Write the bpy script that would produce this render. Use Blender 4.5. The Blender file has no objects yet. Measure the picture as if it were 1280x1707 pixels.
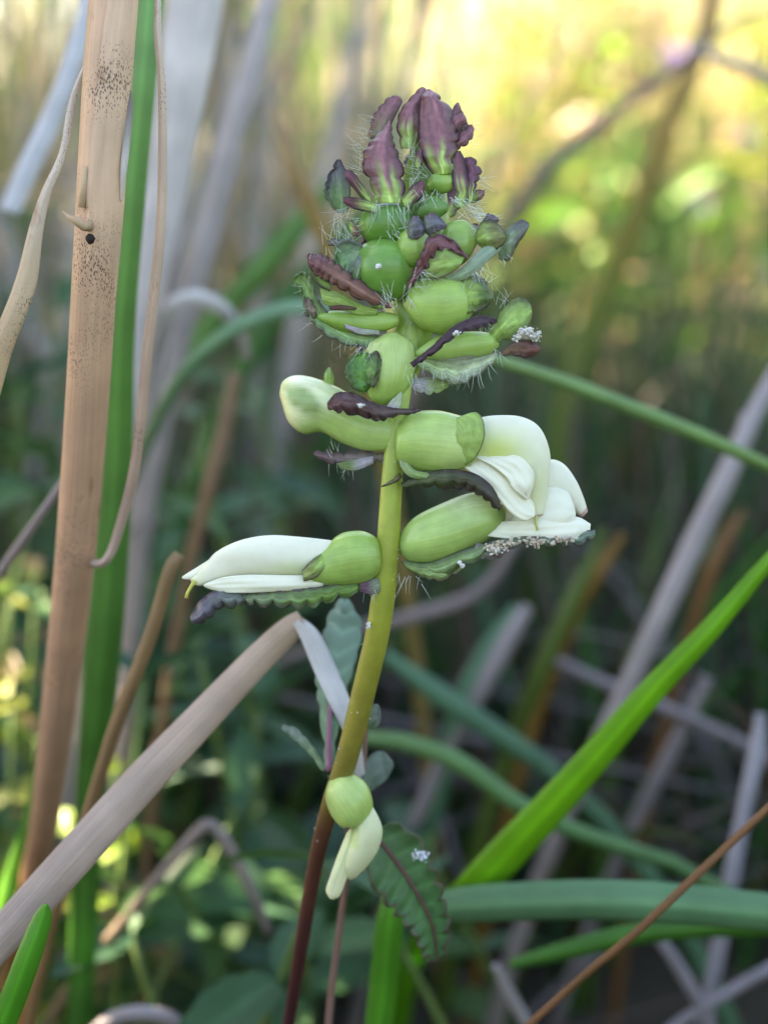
import bpy, math, random
import numpy as np

# ------------------------------------------------------------------ camera, sky, sun
sc = bpy.context.scene
COL = sc.collection
D = 200.0                 # mm from lens to the focused flower stalk
S = 13.06                 # photograph pixels per mm in the focused plane
PITCH = math.radians(14)
CEN = np.array([0.0, 0.0, 0.20])
R_ = np.array([1.0, 0, 0])
F_ = np.array([0, math.cos(PITCH), -math.sin(PITCH)])
U_ = np.array([0, math.sin(PITCH), math.cos(PITCH)])
CAMP = CEN - F_ * D / 1000

cam_d = bpy.data.cameras.new('camera')
cam = bpy.data.objects.new('camera', cam_d)
COL.objects.link(cam)
cam.location = CAMP
cam.rotation_euler = (math.pi / 2 - PITCH, 0, 0)
cam_d.sensor_fit = 'HORIZONTAL'
cam_d.sensor_width = 24.0
cam_d.lens = 24.0 * D / (1280 / S)
cam_d.clip_start = 0.01
cam_d.clip_end = 500
cam_d.dof.use_dof = True
cam_d.dof.focus_distance = 0.1985
cam_d.dof.aperture_fstop = cam_d.lens / 5.2
cam_d.dof.aperture_blades = 0
sc.camera = cam

SUN_AZ, SUN_EL = math.radians(-62), math.radians(36)   # azimuth from +Y towards +X
SUNV = np.array([math.cos(SUN_EL) * math.sin(SUN_AZ), math.cos(SUN_EL) * math.cos(SUN_AZ), math.sin(SUN_EL)])
world = bpy.data.worlds.new('World'); sc.world = world
world.use_nodes = True
wn = world.node_tree.nodes; wl = world.node_tree.links
sky = wn.new('ShaderNodeTexSky'); sky.sky_type = 'NISHITA'; sky.sun_disc = False
sky.sun_elevation = SUN_EL; sky.sun_rotation = SUN_AZ % (2 * math.pi)
wl.new(sky.outputs[0], wn['Background'].inputs[0]); wn['Background'].inputs[1].default_value = 0.08
sun_d = bpy.data.lights.new('sun', 'SUN'); sun_d.energy = 5.0; sun_d.angle = math.radians(0.5)
sun_d.color = (1.0, 0.94, 0.80)
sun = bpy.data.objects.new('sun', sun_d); COL.objects.link(sun)
from mathutils import Vector
sun.rotation_euler = Vector(-SUNV).to_track_quat('-Z', 'Y').to_euler()
sc.view_settings.view_transform = 'Standard'; sc.view_settings.look = 'None'
sc.view_settings.exposure = 3.45; sc.view_settings.gamma = 1.0
sc.view_settings.use_white_balance = True; sc.view_settings.white_balance_temperature = 7900; sc.view_settings.white_balance_tint = 12
sc.cycles.use_denoising = True
sc.cycles.max_bounces = 6; sc.cycles.transmission_bounces = 4; sc.cycles.diffuse_bounces = 4
sc.cycles.caustics_reflective = False; sc.cycles.caustics_refractive = False

rng = np.random.default_rng(11)
random.seed(5)

# ------------------------------------------------------------------ helpers
def P(px, py, w=0.0):
    """world point seen at photograph pixel (px, py), w mm behind the focused plane"""
    k = (D + w) / D
    return CAMP + (F_ * (D + w) + R_ * (px - 640) / S * k + U_ * (853.5 - py) / S * k) / 1000

def nrm(v): return v / (np.linalg.norm(v) + 1e-12)

def cr(pts, n):
    """Catmull-Rom through the rows of pts, n samples"""
    p = np.asarray(pts, float)
    if len(p) == 2:
        t = np.linspace(0, 1, n)[:, None]; return p[0] * (1 - t) + p[1] * t
    q = np.vstack([2 * p[0] - p[1], p, 2 * p[-1] - p[-2]])
    out = []
    for s in np.linspace(0, len(p) - 1, n):
        i = min(int(s), len(p) - 2); t = s - i
        a, b, c, d = q[i], q[i + 1], q[i + 2], q[i + 3]
        out.append(.5 * ((2 * b) + (c - a) * t + (2 * a - 5 * b + 4 * c - d) * t * t + (3 * b - a - 3 * c + d) * t ** 3))
    return np.array(out)

ORG = {}
def tag(o, label=None, cat=None, group=None, kind=None):
    if label: o['label'] = label
    if cat: o['category'] = cat
    if group: o['group'] = group
    if kind: o['kind'] = kind
    return o

def empty(name, at, parent=None):
    o = bpy.data.objects.new(name, None); COL.objects.link(o); o.empty_display_size = .005
    at = np.asarray(at, float); ORG[o.name] = at
    if parent: o.parent = parent; o.location = at - ORG[parent.name]
    else: o.location = at
    return o

def mk(name, V, Fc, mat, parent=None, org=None, col=None, uv=None, smooth=True, solid=0):
    V = np.asarray(V, float)
    if org is None: org = ORG[parent.name] if parent else V[0]
    org = np.asarray(org, float)
    me = bpy.data.meshes.new(name)
    me.from_pydata((V - org).tolist(), [], Fc if isinstance(Fc, list) else Fc.tolist())
    if col is not None:
        col = np.asarray(col, float)
        if col.ndim == 1: col = np.tile(col, (len(V), 1))
        ca = me.color_attributes.new('Col', 'FLOAT_COLOR', 'POINT')
        ca.data.foreach_set('color', np.hstack([col, np.ones((len(V), 1))]).ravel())
    if uv is not None:
        li = np.empty(len(me.loops), int); me.loops.foreach_get('vertex_index', li)
        ul = me.uv_layers.new(name='UVMap'); ul.data.foreach_set('uv', np.asarray(uv, float)[li].ravel())
    if smooth: me.polygons.foreach_set('use_smooth', [True] * len(me.polygons))
    me.materials.append(mat)
    o = bpy.data.objects.new(name, me); COL.objects.link(o)
    ORG[o.name] = org
    if parent: o.parent = parent; o.location = org - ORG[parent.name]
    else: o.location = org
    if solid:
        m = o.modifiers.new('thickness', 'SOLIDIFY'); m.thickness = solid; m.offset = 0
    return o

def grid_faces(a, b, wrap=False):
    f = []
    for i in range(a - 1):
        for j in range(b if wrap else b - 1):
            j2 = (j + 1) % b
            f.append((i * b + j, i * b + j2, (i + 1) * b + j2, (i + 1) * b + j))
    return f

def frames(c):
    T = np.gradient(c, axis=0); T /= np.linalg.norm(T, axis=1)[:, None] + 1e-12
    return T

def tube(c, r, n=10, ref=None, flat=1.0, cap=True):
    """round tube along c with radii r -> V, F, uv"""
    c = np.asarray(c, float); r = np.broadcast_to(np.asarray(r, float), (len(c),))
    T = frames(c); ref = np.array([0, 1, 0.13]) if ref is None else np.asarray(ref, float)
    V = []; uv = []; L = np.r_[0, np.cumsum(np.linalg.norm(np.diff(c, axis=0), axis=1))]
    for i in range(len(c)):
        s = nrm(np.cross(T[i], ref)); q = nrm(np.cross(s, T[i]))
        for j in range(n):
            a = 2 * math.pi * j / n
            V.append(c[i] + r[i] * (s * math.cos(a) + q * math.sin(a) * flat)); uv.append((abs(1 - 2 * j / n), L[i]))
    Fc = grid_faces(len(c), n, True)
    if cap:
        Fc.append(tuple(range(n))[::-1]); Fc.append(tuple((len(c) - 1) * n + j for j in range(n)))
    return np.array(V), Fc, np.array(uv)

def merge(parts):
    V = []; Fc = []; n = 0
    for v, f in parts:
        V.append(v); Fc += [tuple(i + n for i in q) for q in f]; n += len(v)
    return np.vstack(V), Fc

# ------------------------------------------------------------------ materials
def _nodes(name):
    m = bpy.data.materials.new(name); m.use_nodes = True
    nt = m.node_tree; b = nt.nodes['Principled BSDF']; out = nt.nodes['Material Output']
    return m, nt, b, out, nt.links

def _math(nt, op, a, b):
    n = nt.nodes.new('ShaderNodeMath'); n.operation = op
    for i, v in enumerate((a, b)):
        if isinstance(v, (int, float)): n.inputs[i].default_value = v
        else: nt.links.new(v, n.inputs[i])
    return n.outputs[0]

def tissue(name, rough=.5, trans=.3, nscale=900, namt=.35, bump=.15, sss=0, spec=.4, vein=0):
    """plant tissue: pigment from the mesh, mottled by noise, thin enough to let light through"""
    m, nt, b, out, L = _nodes(name)
    at = nt.nodes.new('ShaderNodeAttribute'); at.attribute_name = 'Col'
    tc = nt.nodes.new('ShaderNodeTexCoord')
    nz = nt.nodes.new('ShaderNodeTexNoise'); nz.inputs['Scale'].default_value = nscale; nz.inputs['Detail'].default_value = 4
    L.new(tc.outputs['Object'], nz.inputs['Vector'])
    f = _math(nt, 'MULTIPLY_ADD', nz.outputs[0], 2 * namt); f.node.inputs[2].default_value = 1 - namt
    fac = f
    if vein:
        mp = nt.nodes.new('ShaderNodeMapping'); mp.inputs['Scale'].default_value = (22, 90, 1)
        L.new(tc.outputs['UV'], mp.inputs[0])
        n2 = nt.nodes.new('ShaderNodeTexNoise'); n2.inputs['Scale'].default_value = 1.0; n2.inputs['Detail'].default_value = 3
        L.new(mp.outputs[0], n2.inputs['Vector'])
        g = _math(nt, 'MULTIPLY_ADD', n2.outputs[0], 2 * vein); g.node.inputs[2].default_value = 1 - vein
        fac = _math(nt, 'MULTIPLY', f, g)
    mx = nt.nodes.new('ShaderNodeVectorMath'); mx.operation = 'SCALE'
    L.new(at.outputs['Color'], mx.inputs[0]); L.new(fac, mx.inputs['Scale'])
    L.new(mx.outputs[0], b.inputs['Base Color'])
    b.inputs['Roughness'].default_value = rough; b.inputs['Specular IOR Level'].default_value = spec
    if sss:
        b.inputs['Subsurface Weight'].default_value = sss; b.inputs['Subsurface Radius'].default_value = (1, .9, .35)
        b.inputs['Subsurface Scale'].default_value = .0012
    bp = nt.nodes.new('ShaderNodeBump'); bp.inputs['Strength'].default_value = bump; bp.inputs['Distance'].default_value = .0003
    L.new(fac, bp.inputs['Height']); L.new(bp.outputs[0], b.inputs['Normal'])
    if trans:
        tr = nt.nodes.new('ShaderNodeBsdfTranslucent'); L.new(mx.outputs[0], tr.inputs[0])
        ms = nt.nodes.new('ShaderNodeMixShader'); ms.inputs[0].default_value = trans
        L.new(b.outputs[0], ms.inputs[1]); L.new(tr.outputs[0], ms.inputs[2]); L.new(ms.outputs[0], out.inputs[0])
    return m

def bladem(name, rough=.55, trans=.25, stripe=.35, spots=False, spec=.4):
    """grass and straw: lengthwise fibres, stains and (on the reed) black fungus specks"""
    m, nt, b, out, L = _nodes(name)
    at = nt.nodes.new('ShaderNodeAttribute'); at.attribute_name = 'Col'
    tc = nt.nodes.new('ShaderNodeTexCoord')
    mp = nt.nodes.new('ShaderNodeMapping'); mp.inputs['Scale'].default_value = (26, 60, 1); L.new(tc.outputs['UV'], mp.inputs[0])
    n1 = nt.nodes.new('ShaderNodeTexNoise'); n1.inputs['Scale'].default_value = 1; n1.inputs['Detail'].default_value = 4
    L.new(mp.outputs[0], n1.inputs['Vector'])
    n2 = nt.nodes.new('ShaderNodeTexNoise'); n2.inputs['Scale'].default_value = 120; n2.inputs['Detail'].default_value = 5
    L.new(tc.outputs['Object'], n2.inputs['Vector'])
    f1 = _math(nt, 'MULTIPLY_ADD', n1.outputs[0], 2 * stripe); f1.node.inputs[2].default_value = 1 - stripe
    f2 = _math(nt, 'MULTIPLY_ADD', n2.outputs[0], .7); f2.node.inputs[2].default_value = .65
    fac = _math(nt, 'MULTIPLY', f1, f2)
    mx = nt.nodes.new('ShaderNodeVectorMath'); mx.operation = 'SCALE'
    L.new(at.outputs['Color'], mx.inputs[0]); L.new(fac, mx.inputs['Scale'])
    colour = mx.outputs[0]
    if spots:
        def layer(colour, tex, lo, hi, rgb):
            rp = nt.nodes.new('ShaderNodeMapRange'); rp.inputs[1].default_value = lo; rp.inputs[2].default_value = hi
            L.new(tex, rp.inputs[0])
            mi = nt.nodes.new('ShaderNodeMix'); mi.data_type = 'RGBA'; L.new(rp.outputs[0], mi.inputs[0])
            L.new(colour, mi.inputs[6]); mi.inputs[7].default_value = (*rgb, 1); return mi.outputs[2]
        ms_ = nt.nodes.new('ShaderNodeMapping'); ms_.inputs['Scale'].default_value = (1, 1, .45); L.new(tc.outputs['Object'], ms_.inputs[0])
        st = nt.nodes.new('ShaderNodeTexNoise'); st.inputs['Scale'].default_value = 330; st.inputs['Detail'].default_value = 3
        L.new(ms_.outputs[0], st.inputs['Vector'])
        colour = layer(colour, st.outputs[0], .64, .78, (.24, .10, .035))
        vo = nt.nodes.new('ShaderNodeTexVoronoi'); vo.inputs['Scale'].default_value = 4600; L.new(ms_.outputs[0], vo.inputs['Vector'])
        gz = nt.nodes.new('ShaderNodeTexNoise'); gz.inputs['Scale'].default_value = 90; L.new(tc.outputs['Object'], gz.inputs['Vector'])
        gm = _math(nt, 'MULTIPLY_ADD', gz.outputs[0], 1.3); gm.node.inputs[2].default_value = -.54
        dd = _math(nt, 'SUBTRACT', gm, vo.outputs['Distance'])
        colour = layer(colour, dd, -.10, .10, (.09, .05, .04))
    L.new(colour, b.inputs['Base Color'])
    b.inputs['Roughness'].default_value = rough; b.inputs['Specular IOR Level'].default_value = spec
    bp = nt.nodes.new('ShaderNodeBump'); bp.inputs['Strength'].default_value = .35; bp.inputs['Distance'].default_value = .0003
    L.new(f1, bp.inputs['Height']); L.new(bp.outputs[0], b.inputs['Normal'])
    if trans:
        tr = nt.nodes.new('ShaderNodeBsdfTranslucent'); L.new(colour, tr.inputs[0])
        ms = nt.nodes.new('ShaderNodeMixShader'); ms.inputs[0].default_value = trans
        L.new(b.outputs[0], ms.inputs[1]); L.new(tr.outputs[0], ms.inputs[2]); L.new(ms.outputs[0], out.inputs[0])
    return m

M_BRACT = tissue('bract_tissue', .28, .28, 1100, .42, .5, vein=.38, spec=.5)
M_CALYX = tissue('calyx_tissue', .27, .12, 420, .30, .14, sss=.1, vein=.2, spec=.5)
M_PETAL = tissue('petal_tissue', .42, .26, 500, .08, .06, sss=.12)
M_STEM = tissue('stem_tissue', .42, 0, 420, .3, .15, sss=.15)
M_HAIR = tissue('hair_tissue', .4, .3, 100, .05, 0)
M_CRUMB = tissue('crumb_tissue', .9, .1, 2500, .25, .3, spec=.1)
M_LEAF = tissue('leaf_tissue', .45, .35, 160, .3, .15)
M_GREEN = bladem('green_blade', .42, .35, .25)
M_DRY = bladem('dry_blade', .6, .25, .35)
M_REED = bladem('reed_skin', .5, 0, .28, spots=True)
M_MASS = tissue('meadow_tissue', .55, .38, 60, .25, 0)
M_BARK = tissue('bark_tissue', .85, 0, 60, .4, .3)

def soil():
    m, nt, b, out, L = _nodes('soil')
    tc = nt.nodes.new('ShaderNodeTexCoord'); nz = nt.nodes.new('ShaderNodeTexNoise')
    nz.inputs['Scale'].default_value = 35; nz.inputs['Detail'].default_value = 8; L.new(tc.outputs['Object'], nz.inputs['Vector'])
    rp = nt.nodes.new('ShaderNodeValToRGB'); L.new(nz.outputs[0], rp.inputs[0])
    rp.color_ramp.elements[0].color = (.012, .010, .007, 1); rp.color_ramp.elements[1].color = (.06, .048, .03, 1)
    L.new(rp.outputs[0], b.inputs['Base Color']); b.inputs['Roughness'].default_value = .95
    bp = nt.nodes.new('ShaderNodeBump'); bp.inputs['Distance'].default_value = .01; L.new(nz.outputs[0], bp.inputs['Height']); L.new(bp.outputs[0], b.inputs['Normal'])
    return m

# ------------------------------------------------------------------ ground
gx = np.r_[-150, -40, -10, np.linspace(-3, 3, 41), 10, 40, 150]; gy = np.r_[-30, -8, np.linspace(-2, 5, 45), 10, 40, 250]
GV = [(x, y, (.012 * math.sin(9 * x + 2 * y) * math.sin(7 * y) if abs(x) < 4 and -3 < y < 6 else 0)) for x in gx for y in gy]
tag(mk('ground', GV, grid_faces(len(gx), len(gy)), soil(), org=(0, 0, 0)), kind='structure')

# ------------------------------------------------------------------ vegetation masses
def mass(name, roots, h, az, lean, width, cols, parent=None, nseg=5, sway=None):
    """many grass blades as one mesh"""
    N = len(roots); t = np.linspace(0, 1, nseg)
    dirv = np.stack([np.cos(az), np.sin(az), np.zeros(N)], 1)
    sa = az + math.pi / 2 + rng.uniform(-1, 1, N)
    side = np.stack([np.cos(sa), np.sin(sa), np.zeros(N)], 1)
    V = np.empty((N, nseg, 2, 3))
    for k, tt in enumerate(t):
        c = roots + np.array([0, 0, 1.]) * (h * (tt - .35 * lean * tt ** 3))[:, None] + dirv * (h * lean * tt ** 2)[:, None]
        ww = width * (1 - tt ** 2.2) * .5 + 1e-5
        V[:, k, 0] = c - side * ww[:, None]; V[:, k, 1] = c + side * ww[:, None]
    base = (np.arange(N) * nseg * 2)[:, None]
    k = np.arange(nseg - 1) * 2
    q = np.stack([k, k + 1, k + 3, k + 2], 1)
    Fc = (base[:, :, None] + q[None]).reshape(-1, 4)
    C = np.repeat(cols, nseg * 2, axis=0)
    return mk(name, V.reshape(-1, 3), Fc, M_MASS, parent, org=(0, 0, 0) if parent is None else None, col=C)

def leaves(centres, normals, length, width, cols, name, parent, mat=None, axis=None):
    """a cloud of small folded leaves as one mesh"""
    N = len(centres)
    n = normals / np.linalg.norm(normals, axis=1)[:, None]
    a = rng.normal(size=(N, 3)) if axis is None else axis
    a = a - n * (a * n).sum(1)[:, None]; a /= np.linalg.norm(a, axis=1)[:, None]
    s = np.cross(n, a)
    prof = [(-.5, .04), (-.2, .42), (.1, .5), (.35, .28), (.5, .01)]
    V = np.empty((N, 15, 3))
    for k, (u, hw) in enumerate(prof):
        c = centres + a * (u * length)[:, None] - n * ((u + .5) ** 2 * .18 * length)[:, None]
        for j, sg in enumerate((-1, 0, 1)):
            V[:, k * 3 + j] = c + s * (sg * hw * width)[:, None] + n * (abs(sg) * hw * width * .35)[:, None]
    q = np.array([[k * 3 + j, k * 3 + j + 1, k * 3 + j + 4, k * 3 + j + 3] for k in range(4) for j in range(2)])
    Fc = ((np.arange(N) * 15)[:, None, None] + q[None]).reshape(-1, 4)
    return mk(name, V.reshape(-1, 3), Fc, mat or M_MASS, parent, col=np.repeat(cols, 15, axis=0))

def pick(N, palette, jit=.25):
    pal = np.array(palette); c = pal[rng.integers(0, len(pal), N)]
    return np.clip(c * (1 + rng.uniform(-jit, jit, (N, 1))), 0, 1)

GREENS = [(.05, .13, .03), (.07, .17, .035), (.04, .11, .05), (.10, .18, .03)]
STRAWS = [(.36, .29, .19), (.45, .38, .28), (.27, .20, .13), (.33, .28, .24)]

def shrub(name, label, at, crown, rad, nl, ll, pal, gaps=(), cat='shrub', group=None, hollow=.0, nlimb=9):
    o = empty(name, at); at = np.asarray(at, float); crown = np.asarray(crown, float); rad = np.asarray(rad, float)
    parts = []
    trunk_top = at * .45 + crown * .55
    c = cr([at - [0, 0, .02], at * .6 + trunk_top * .4 + rng.normal(0, .01, 3), trunk_top], 8)
    r0 = .03 * float(rad.mean()) / .5
    parts.append(tube(c, np.linspace(r0, r0 * .6, 8), 8)[:2])
    tips = []
    for i in range(nlimb):
        d = nrm(rng.normal(size=3) + [0, 0, .3]); e = crown + d * rad * .8; tips.append(e)
        s = c[3 + i % 5]
        parts.append(tube(cr([s, (s + e) / 2 + rng.normal(0, .03, 3) * rad, e], 6), np.linspace(r0 * .5, r0 * .1, 6), 6)[:2])
    V, Fc = merge(parts); mk('trunk', V, Fc, M_BARK, o, col=np.array([.10, .075, .05]))
    d = rng.normal(size=(nl, 3)); d /= np.linalg.norm(d, axis=1)[:, None]
    rr = rng.uniform(hollow, 1, nl) ** .5
    clump = .82 + .22 * np.sin(d[:, 0] * 7 + d[:, 2] * 5) * np.cos(d[:, 1] * 6)
    pos = crown + d * rad * (rr * clump)[:, None]
    keep = pos[:, 2] > .03
    for g, gr in gaps:
        v = pos - g; al = v @ SUNV; dist = np.linalg.norm(v - al[:, None] * SUNV, axis=1)
        keep &= ~((dist < gr) & (al > 0))
    pos = pos[keep]; d = d[keep]
    leaves(pos, d + rng.normal(0, .7, pos.shape), ll * rng.uniform(.7, 1.3, len(pos)), ll * .5 * rng.uniform(.7, 1.2, len(pos)),
           pick(len(pos), pal), 'crown', o)
    return tag(o, label, cat, group)

SUNSPOTS = [(P(10, 1480, 72), .026), (P(185, 1480, 98), .022), (P(110, 1530, 100), .018), (P(40, 1660, 60), .024),
            (P(10, 1100, 130), .03), (P(70, 960, 150), .02), (P(70, 1240, 120), .02), (P(60, 1470, 66), .022)]  # crown leaves are left out sunward of these points to let dapples through
shrub('added_shade_shrub', 'dense leafy shrub added out of view on the sunward side to keep the flowers in shade', (-.92, .48, 0), (-.90, .47, .82), (.50, .62, .62), 15000, .05, GREENS, SUNSPOTS)  # unseen shrub added to block the sun from the foreground
shrub('added_shade_shrub', 'lower rounded shrub added out of view beyond the dense one to shade the grass behind', (-1.22, 1.68, 0), (-1.2, 1.65, .58), (.50, .62, .52), 10000, .05, GREENS)  # second unseen shrub, added to cast shade on the grass behind

# tall sunlit and shaded grass filling the meadow behind
def meadow(name, label, N, y0, y1, hmin, hmax, frac_dry, wmm, xs=1.35, xmin=None, xmax=None, greens=GREENS, straws=STRAWS):
    y = y0 + (y1 - y0) * rng.uniform(0, 1, N) ** .8
    hw = .26 * (y + .2) * xs + .05
    x = rng.uniform(-1, 1, N) * hw
    if xmin is not None: x = hw * rng.uniform(xmin, xmax, N)
    dry = rng.uniform(0, 1, N) < frac_dry
    cols = np.where(dry[:, None], pick(N, straws), pick(N, greens))
    h = rng.uniform(hmin, hmax, N)
    return tag(mass(name, np.stack([x, y, np.zeros(N)], 1), h, rng.uniform(0, 6.28, N), np.abs(rng.normal(0, .35, N)).clip(0, .9),
                    wmm / 1000 * rng.uniform(.6, 1.5, N), cols), label, 'grass', kind='stuff')

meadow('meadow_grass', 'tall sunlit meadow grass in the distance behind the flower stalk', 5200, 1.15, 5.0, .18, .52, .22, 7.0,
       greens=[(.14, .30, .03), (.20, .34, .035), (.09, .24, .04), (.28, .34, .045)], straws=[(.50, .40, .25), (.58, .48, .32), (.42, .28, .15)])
meadow('undergrowth', 'low shaded grass in the tangle behind the flower stalk', 5200, .20, .9, .05, .22, .35, 3.2, greens=[(.03, .09, .03), (.04, .12, .03), (.03, .085, .045)], straws=[(.12, .09, .075), (.16, .13, .12), (.09, .06, .04)])  # undergrowth tones darkened to deepen the shade of the tangle
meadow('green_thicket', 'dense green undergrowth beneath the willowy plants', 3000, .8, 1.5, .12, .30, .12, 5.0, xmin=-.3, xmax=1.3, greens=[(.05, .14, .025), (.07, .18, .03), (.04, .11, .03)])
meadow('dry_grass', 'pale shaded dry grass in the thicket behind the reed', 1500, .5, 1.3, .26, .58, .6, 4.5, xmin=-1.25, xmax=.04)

# unseen grass added beside and behind the camera to block low sky light
def around():
    N = 9000; x = rng.uniform(-1.5, 1.6, N); y = rng.uniform(-1.5, 1.1, N)
    fr = np.abs(x) > np.maximum(.12, .245 * (y + .2)) * 1.25 + .30
    near = (y < -.65) | fr
    sunny = (x < -.1) & (y > -.15)
    k = near & ~sunny; x, y = x[k], y[k]; n = len(x); dry = rng.uniform(0, 1, n) < .45
    tag(mass('added_side_grass', np.stack([x, y, 0 * x], 1), rng.uniform(.28, .58, n), rng.uniform(0, 6.28, n), np.abs(rng.normal(0, .2, n)).clip(0, .45), .006 * rng.uniform(.6, 1.5, n),
             np.where(dry[:, None], pick(n, [(.26, .21, .15), (.2, .15, .1)]), pick(n, GREENS))), 'unseen tall grass added around the photographer to block low sky light', 'grass', kind='stuff')
around()

# far trees closing the view
for i, (x, y, h, r, lab) in enumerate([(-4.2, 9.5, 4.2, 2.0, 'broad dark tree beyond the meadow, on the side of the reed'),
                                       (-.6, 12, 5.0, 2.3, 'tall tree at the far edge of the meadow behind the flower spike'),
                                       (3.6, 10.5, 4.4, 2.1, 'rounded tree beyond the meadow, on the side of the purple blossoms')]):
    shrub('far_tree', lab, (x, y, 0), (x, y, h * .55), (r, r, h * .52), 3500, .30, [(.10, .16, .035), (.14, .19, .04), (.08, .14, .03)], cat='tree', group='trees beyond the meadow', nlimb=7)

# ------------------------------------------------------------------ single grass blades and straws
def extend(c, w, droop=.22, keepw=True):
    """grow the free end of a blade on to the ground in a natural arc"""
    c = list(c); w = list(w); t = nrm(c[-1] - c[-2]); n = 0
    while c[-1][2] > -.004 and n < 60:
        t = nrm(t + np.array([0, 0, -droop])); c.append(c[-1] + t * .02); w.append(w[-1]); n += 1
    return np.array(c), np.array(w)

def ribbon(c, w, fold=.25, roll=0, twist=0, thick=.00025, nu=7):
    T = frames(c); n = len(c); V = []; uv = []
    L = np.r_[0, np.cumsum(np.linalg.norm(np.diff(c, axis=0), axis=1))]
    us = np.linspace(-1, 1, nu)
    up, dn = [], []
    for i in range(n):
        a = roll + twist * i / (n - 1)
        s = nrm(np.cross(T[i], F_)); q = nrm(np.cross(s, T[i]))
        s2 = s * math.cos(a) + q * math.sin(a); q2 = q * math.cos(a) - s * math.sin(a)
        for u in us:
            p = c[i] + s2 * u * w[i] * .5 + q2 * (abs(u) ** 1.4) * w[i] * fold
            up.append(p - q2 * thick * (1 - .7 * abs(u))); dn.append(p + q2 * thick * (1 - .7 * abs(u))); uv.append((u * .5 + .5, L[i]))
    m = n * nu
    f = grid_faces(n, nu); fd = [tuple(i + m for i in q[::-1]) for q in f]
    e = []
    for i in range(n - 1):
        a, b = i * nu, (i + 1) * nu; e.append((a, b, b + m, a + m)); a, b = a + nu - 1, b + nu - 1; e.append((b, a, a + m, b + m))
    for j in range(nu - 1):
        e.append((j + 1, j, j + m, j + 1 + m)); a = (n - 1) * nu + j; e.append((a, a + 1, a + 1 + m, a + m))
    return np.array(up + dn), f + fd + e, np.array(uv + uv)

def blade(name, label, pts, col, cat='grass blade', dry=False, root=True, fold=.2, roll=0, twist=0, rnd=False, group=None, parent=None,
          mat=None, n=None, droop=.22, thick=.00025, wob=0, droop_start=None):
    """pts: (px, py, w mm behind focus, apparent width px); the last point is the rooted end"""
    p3 = np.array([P(a, b, w) for a, b, w, _ in pts]); ww = np.array([q * (D + w) / D / S / 1000 for _, _, w, q in pts])
    k = n or max(14, 8 * len(pts))
    X = cr(np.hstack([p3, ww[:, None]]), k); c, w = X[:, :3], np.maximum(X[:, 3], 2e-4)
    if wob:
        for _ in range(3):
            ph = rng.uniform(0, 6.28); fr = rng.uniform(2, 7); d = rng.normal(size=3)
            c = c + np.sin(np.linspace(0, fr * 3, k) + ph)[:, None] * d * wob
    if root: c, w = extend(c, w, droop)
    if droop_start: c, w = extend(c[::-1], w[::-1], droop_start); c, w = c[::-1], w[::-1]
    if rnd: V, Fc, uv = tube(c, w / 2, 12)
    else: V, Fc, uv = ribbon(c, w, fold, roll, twist, thick)
    col = np.asarray(col, float)
    if col.ndim == 2:
        per = len(V) // len(c) if rnd else None
        tt = np.linspace(0, 1, len(c))
        cc = np.stack([np.interp(tt, np.linspace(0, 1, len(col)), col[:, j]) for j in range(3)], 1)
        col = np.repeat(cc, 12, axis=0) if rnd else np.vstack([np.repeat(cc, 7, axis=0)] * 2)
    if col.ndim == 1: col = np.tile(col, (len(V), 1))
    if not rnd and not dry: col = col * (.88 + .42 * np.exp(-((uv[:, :1] - .5) / .09) ** 2) + .10 * np.sin(uv[:, :1] * 40))
    o = mk(name, V, Fc, mat or (M_DRY if dry else M_GREEN), parent, org=None if parent else c[-1], col=np.clip(col, 0, 1), uv=uv)
    if parent is None: tag(o, label, cat, group)
    return o

LAV = (.46, .42, .42); PALE = (.62, .55, .50); TAN = (.55, .38, .24); RUST = (.30, .14, .04); GRN = (.085, .24, .03); BRT = (.16, .40, .02); TEAL = (.10, .22, .13)

# --- the tan reed
reed = empty('dry_reed', P(30, 1640, 80) * [1, 1, 0])
tag(reed, 'thick tan dry reed stalk with black specks and a broken side stub', 'reed')
rp = [(192, -60, -3, 80), (176, 150, -2, 79), (160, 420, 2, 76), (143, 700, 12, 72), (122, 960, 26, 66), (98, 1180, 42, 58), (72, 1380, 60, 48), (48, 1500, 74, 44), (20, 1640, 88, 42)]
c0 = [(.56, .355, .235), (.56, .345, .225), (.54, .325, .21), (.50, .285, .185), (.42, .24, .155), (.31, .16, .09), (.24, .10, .045), (.32, .14, .05)]
blade('stalk', None, rp, c0, rnd=True, parent=reed, mat=M_REED, n=60)
# sheath wrapped round the upper stalk, its free edge running down to the stub
def sheath():
    ed = cr([(196, -60), (182, 40), (168, 140), (157, 220), (149, 290), (142, 350), (136, 450), (130, 580)], 70)
    full = cr(np.array([[*P(a, b, w), q * (D + w) / D / S / 2000] for a, b, w, q in rp]), 900)
    V = []; uv = []; nu = 14
    for i in range(70):
        pe = P(ed[i][0], ed[i][1], -3); row = full[np.argmin(np.abs(full[:, :3] @ U_ - pe @ U_))]
        rad = row[3] + np.interp(ed[i][1], [340, 560], [.00017, -.00025]); off = (pe - row[:3]) @ R_ / rad; a0 = math.asin(max(-.95, min(.95, off)))
        for j in range(nu):
            a = a0 + (math.pi * .86 - a0) * j / (nu - 1)
            rr = rad + (.00014 if j == 0 and ed[i][1] < 345 else 0)
            V.append(row[:3] + R_ * math.sin(a) * rr - F_ * math.cos(a) * rr); uv.append((.2 + .6 * j / nu, i * .0007))
    return V, grid_faces(70, nu), uv
V, Fc, uv = sheath()
mk('sheath', V, Fc, M_REED, reed, col=np.array([.59, .38, .255]), uv=uv, solid=.00018)
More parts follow.
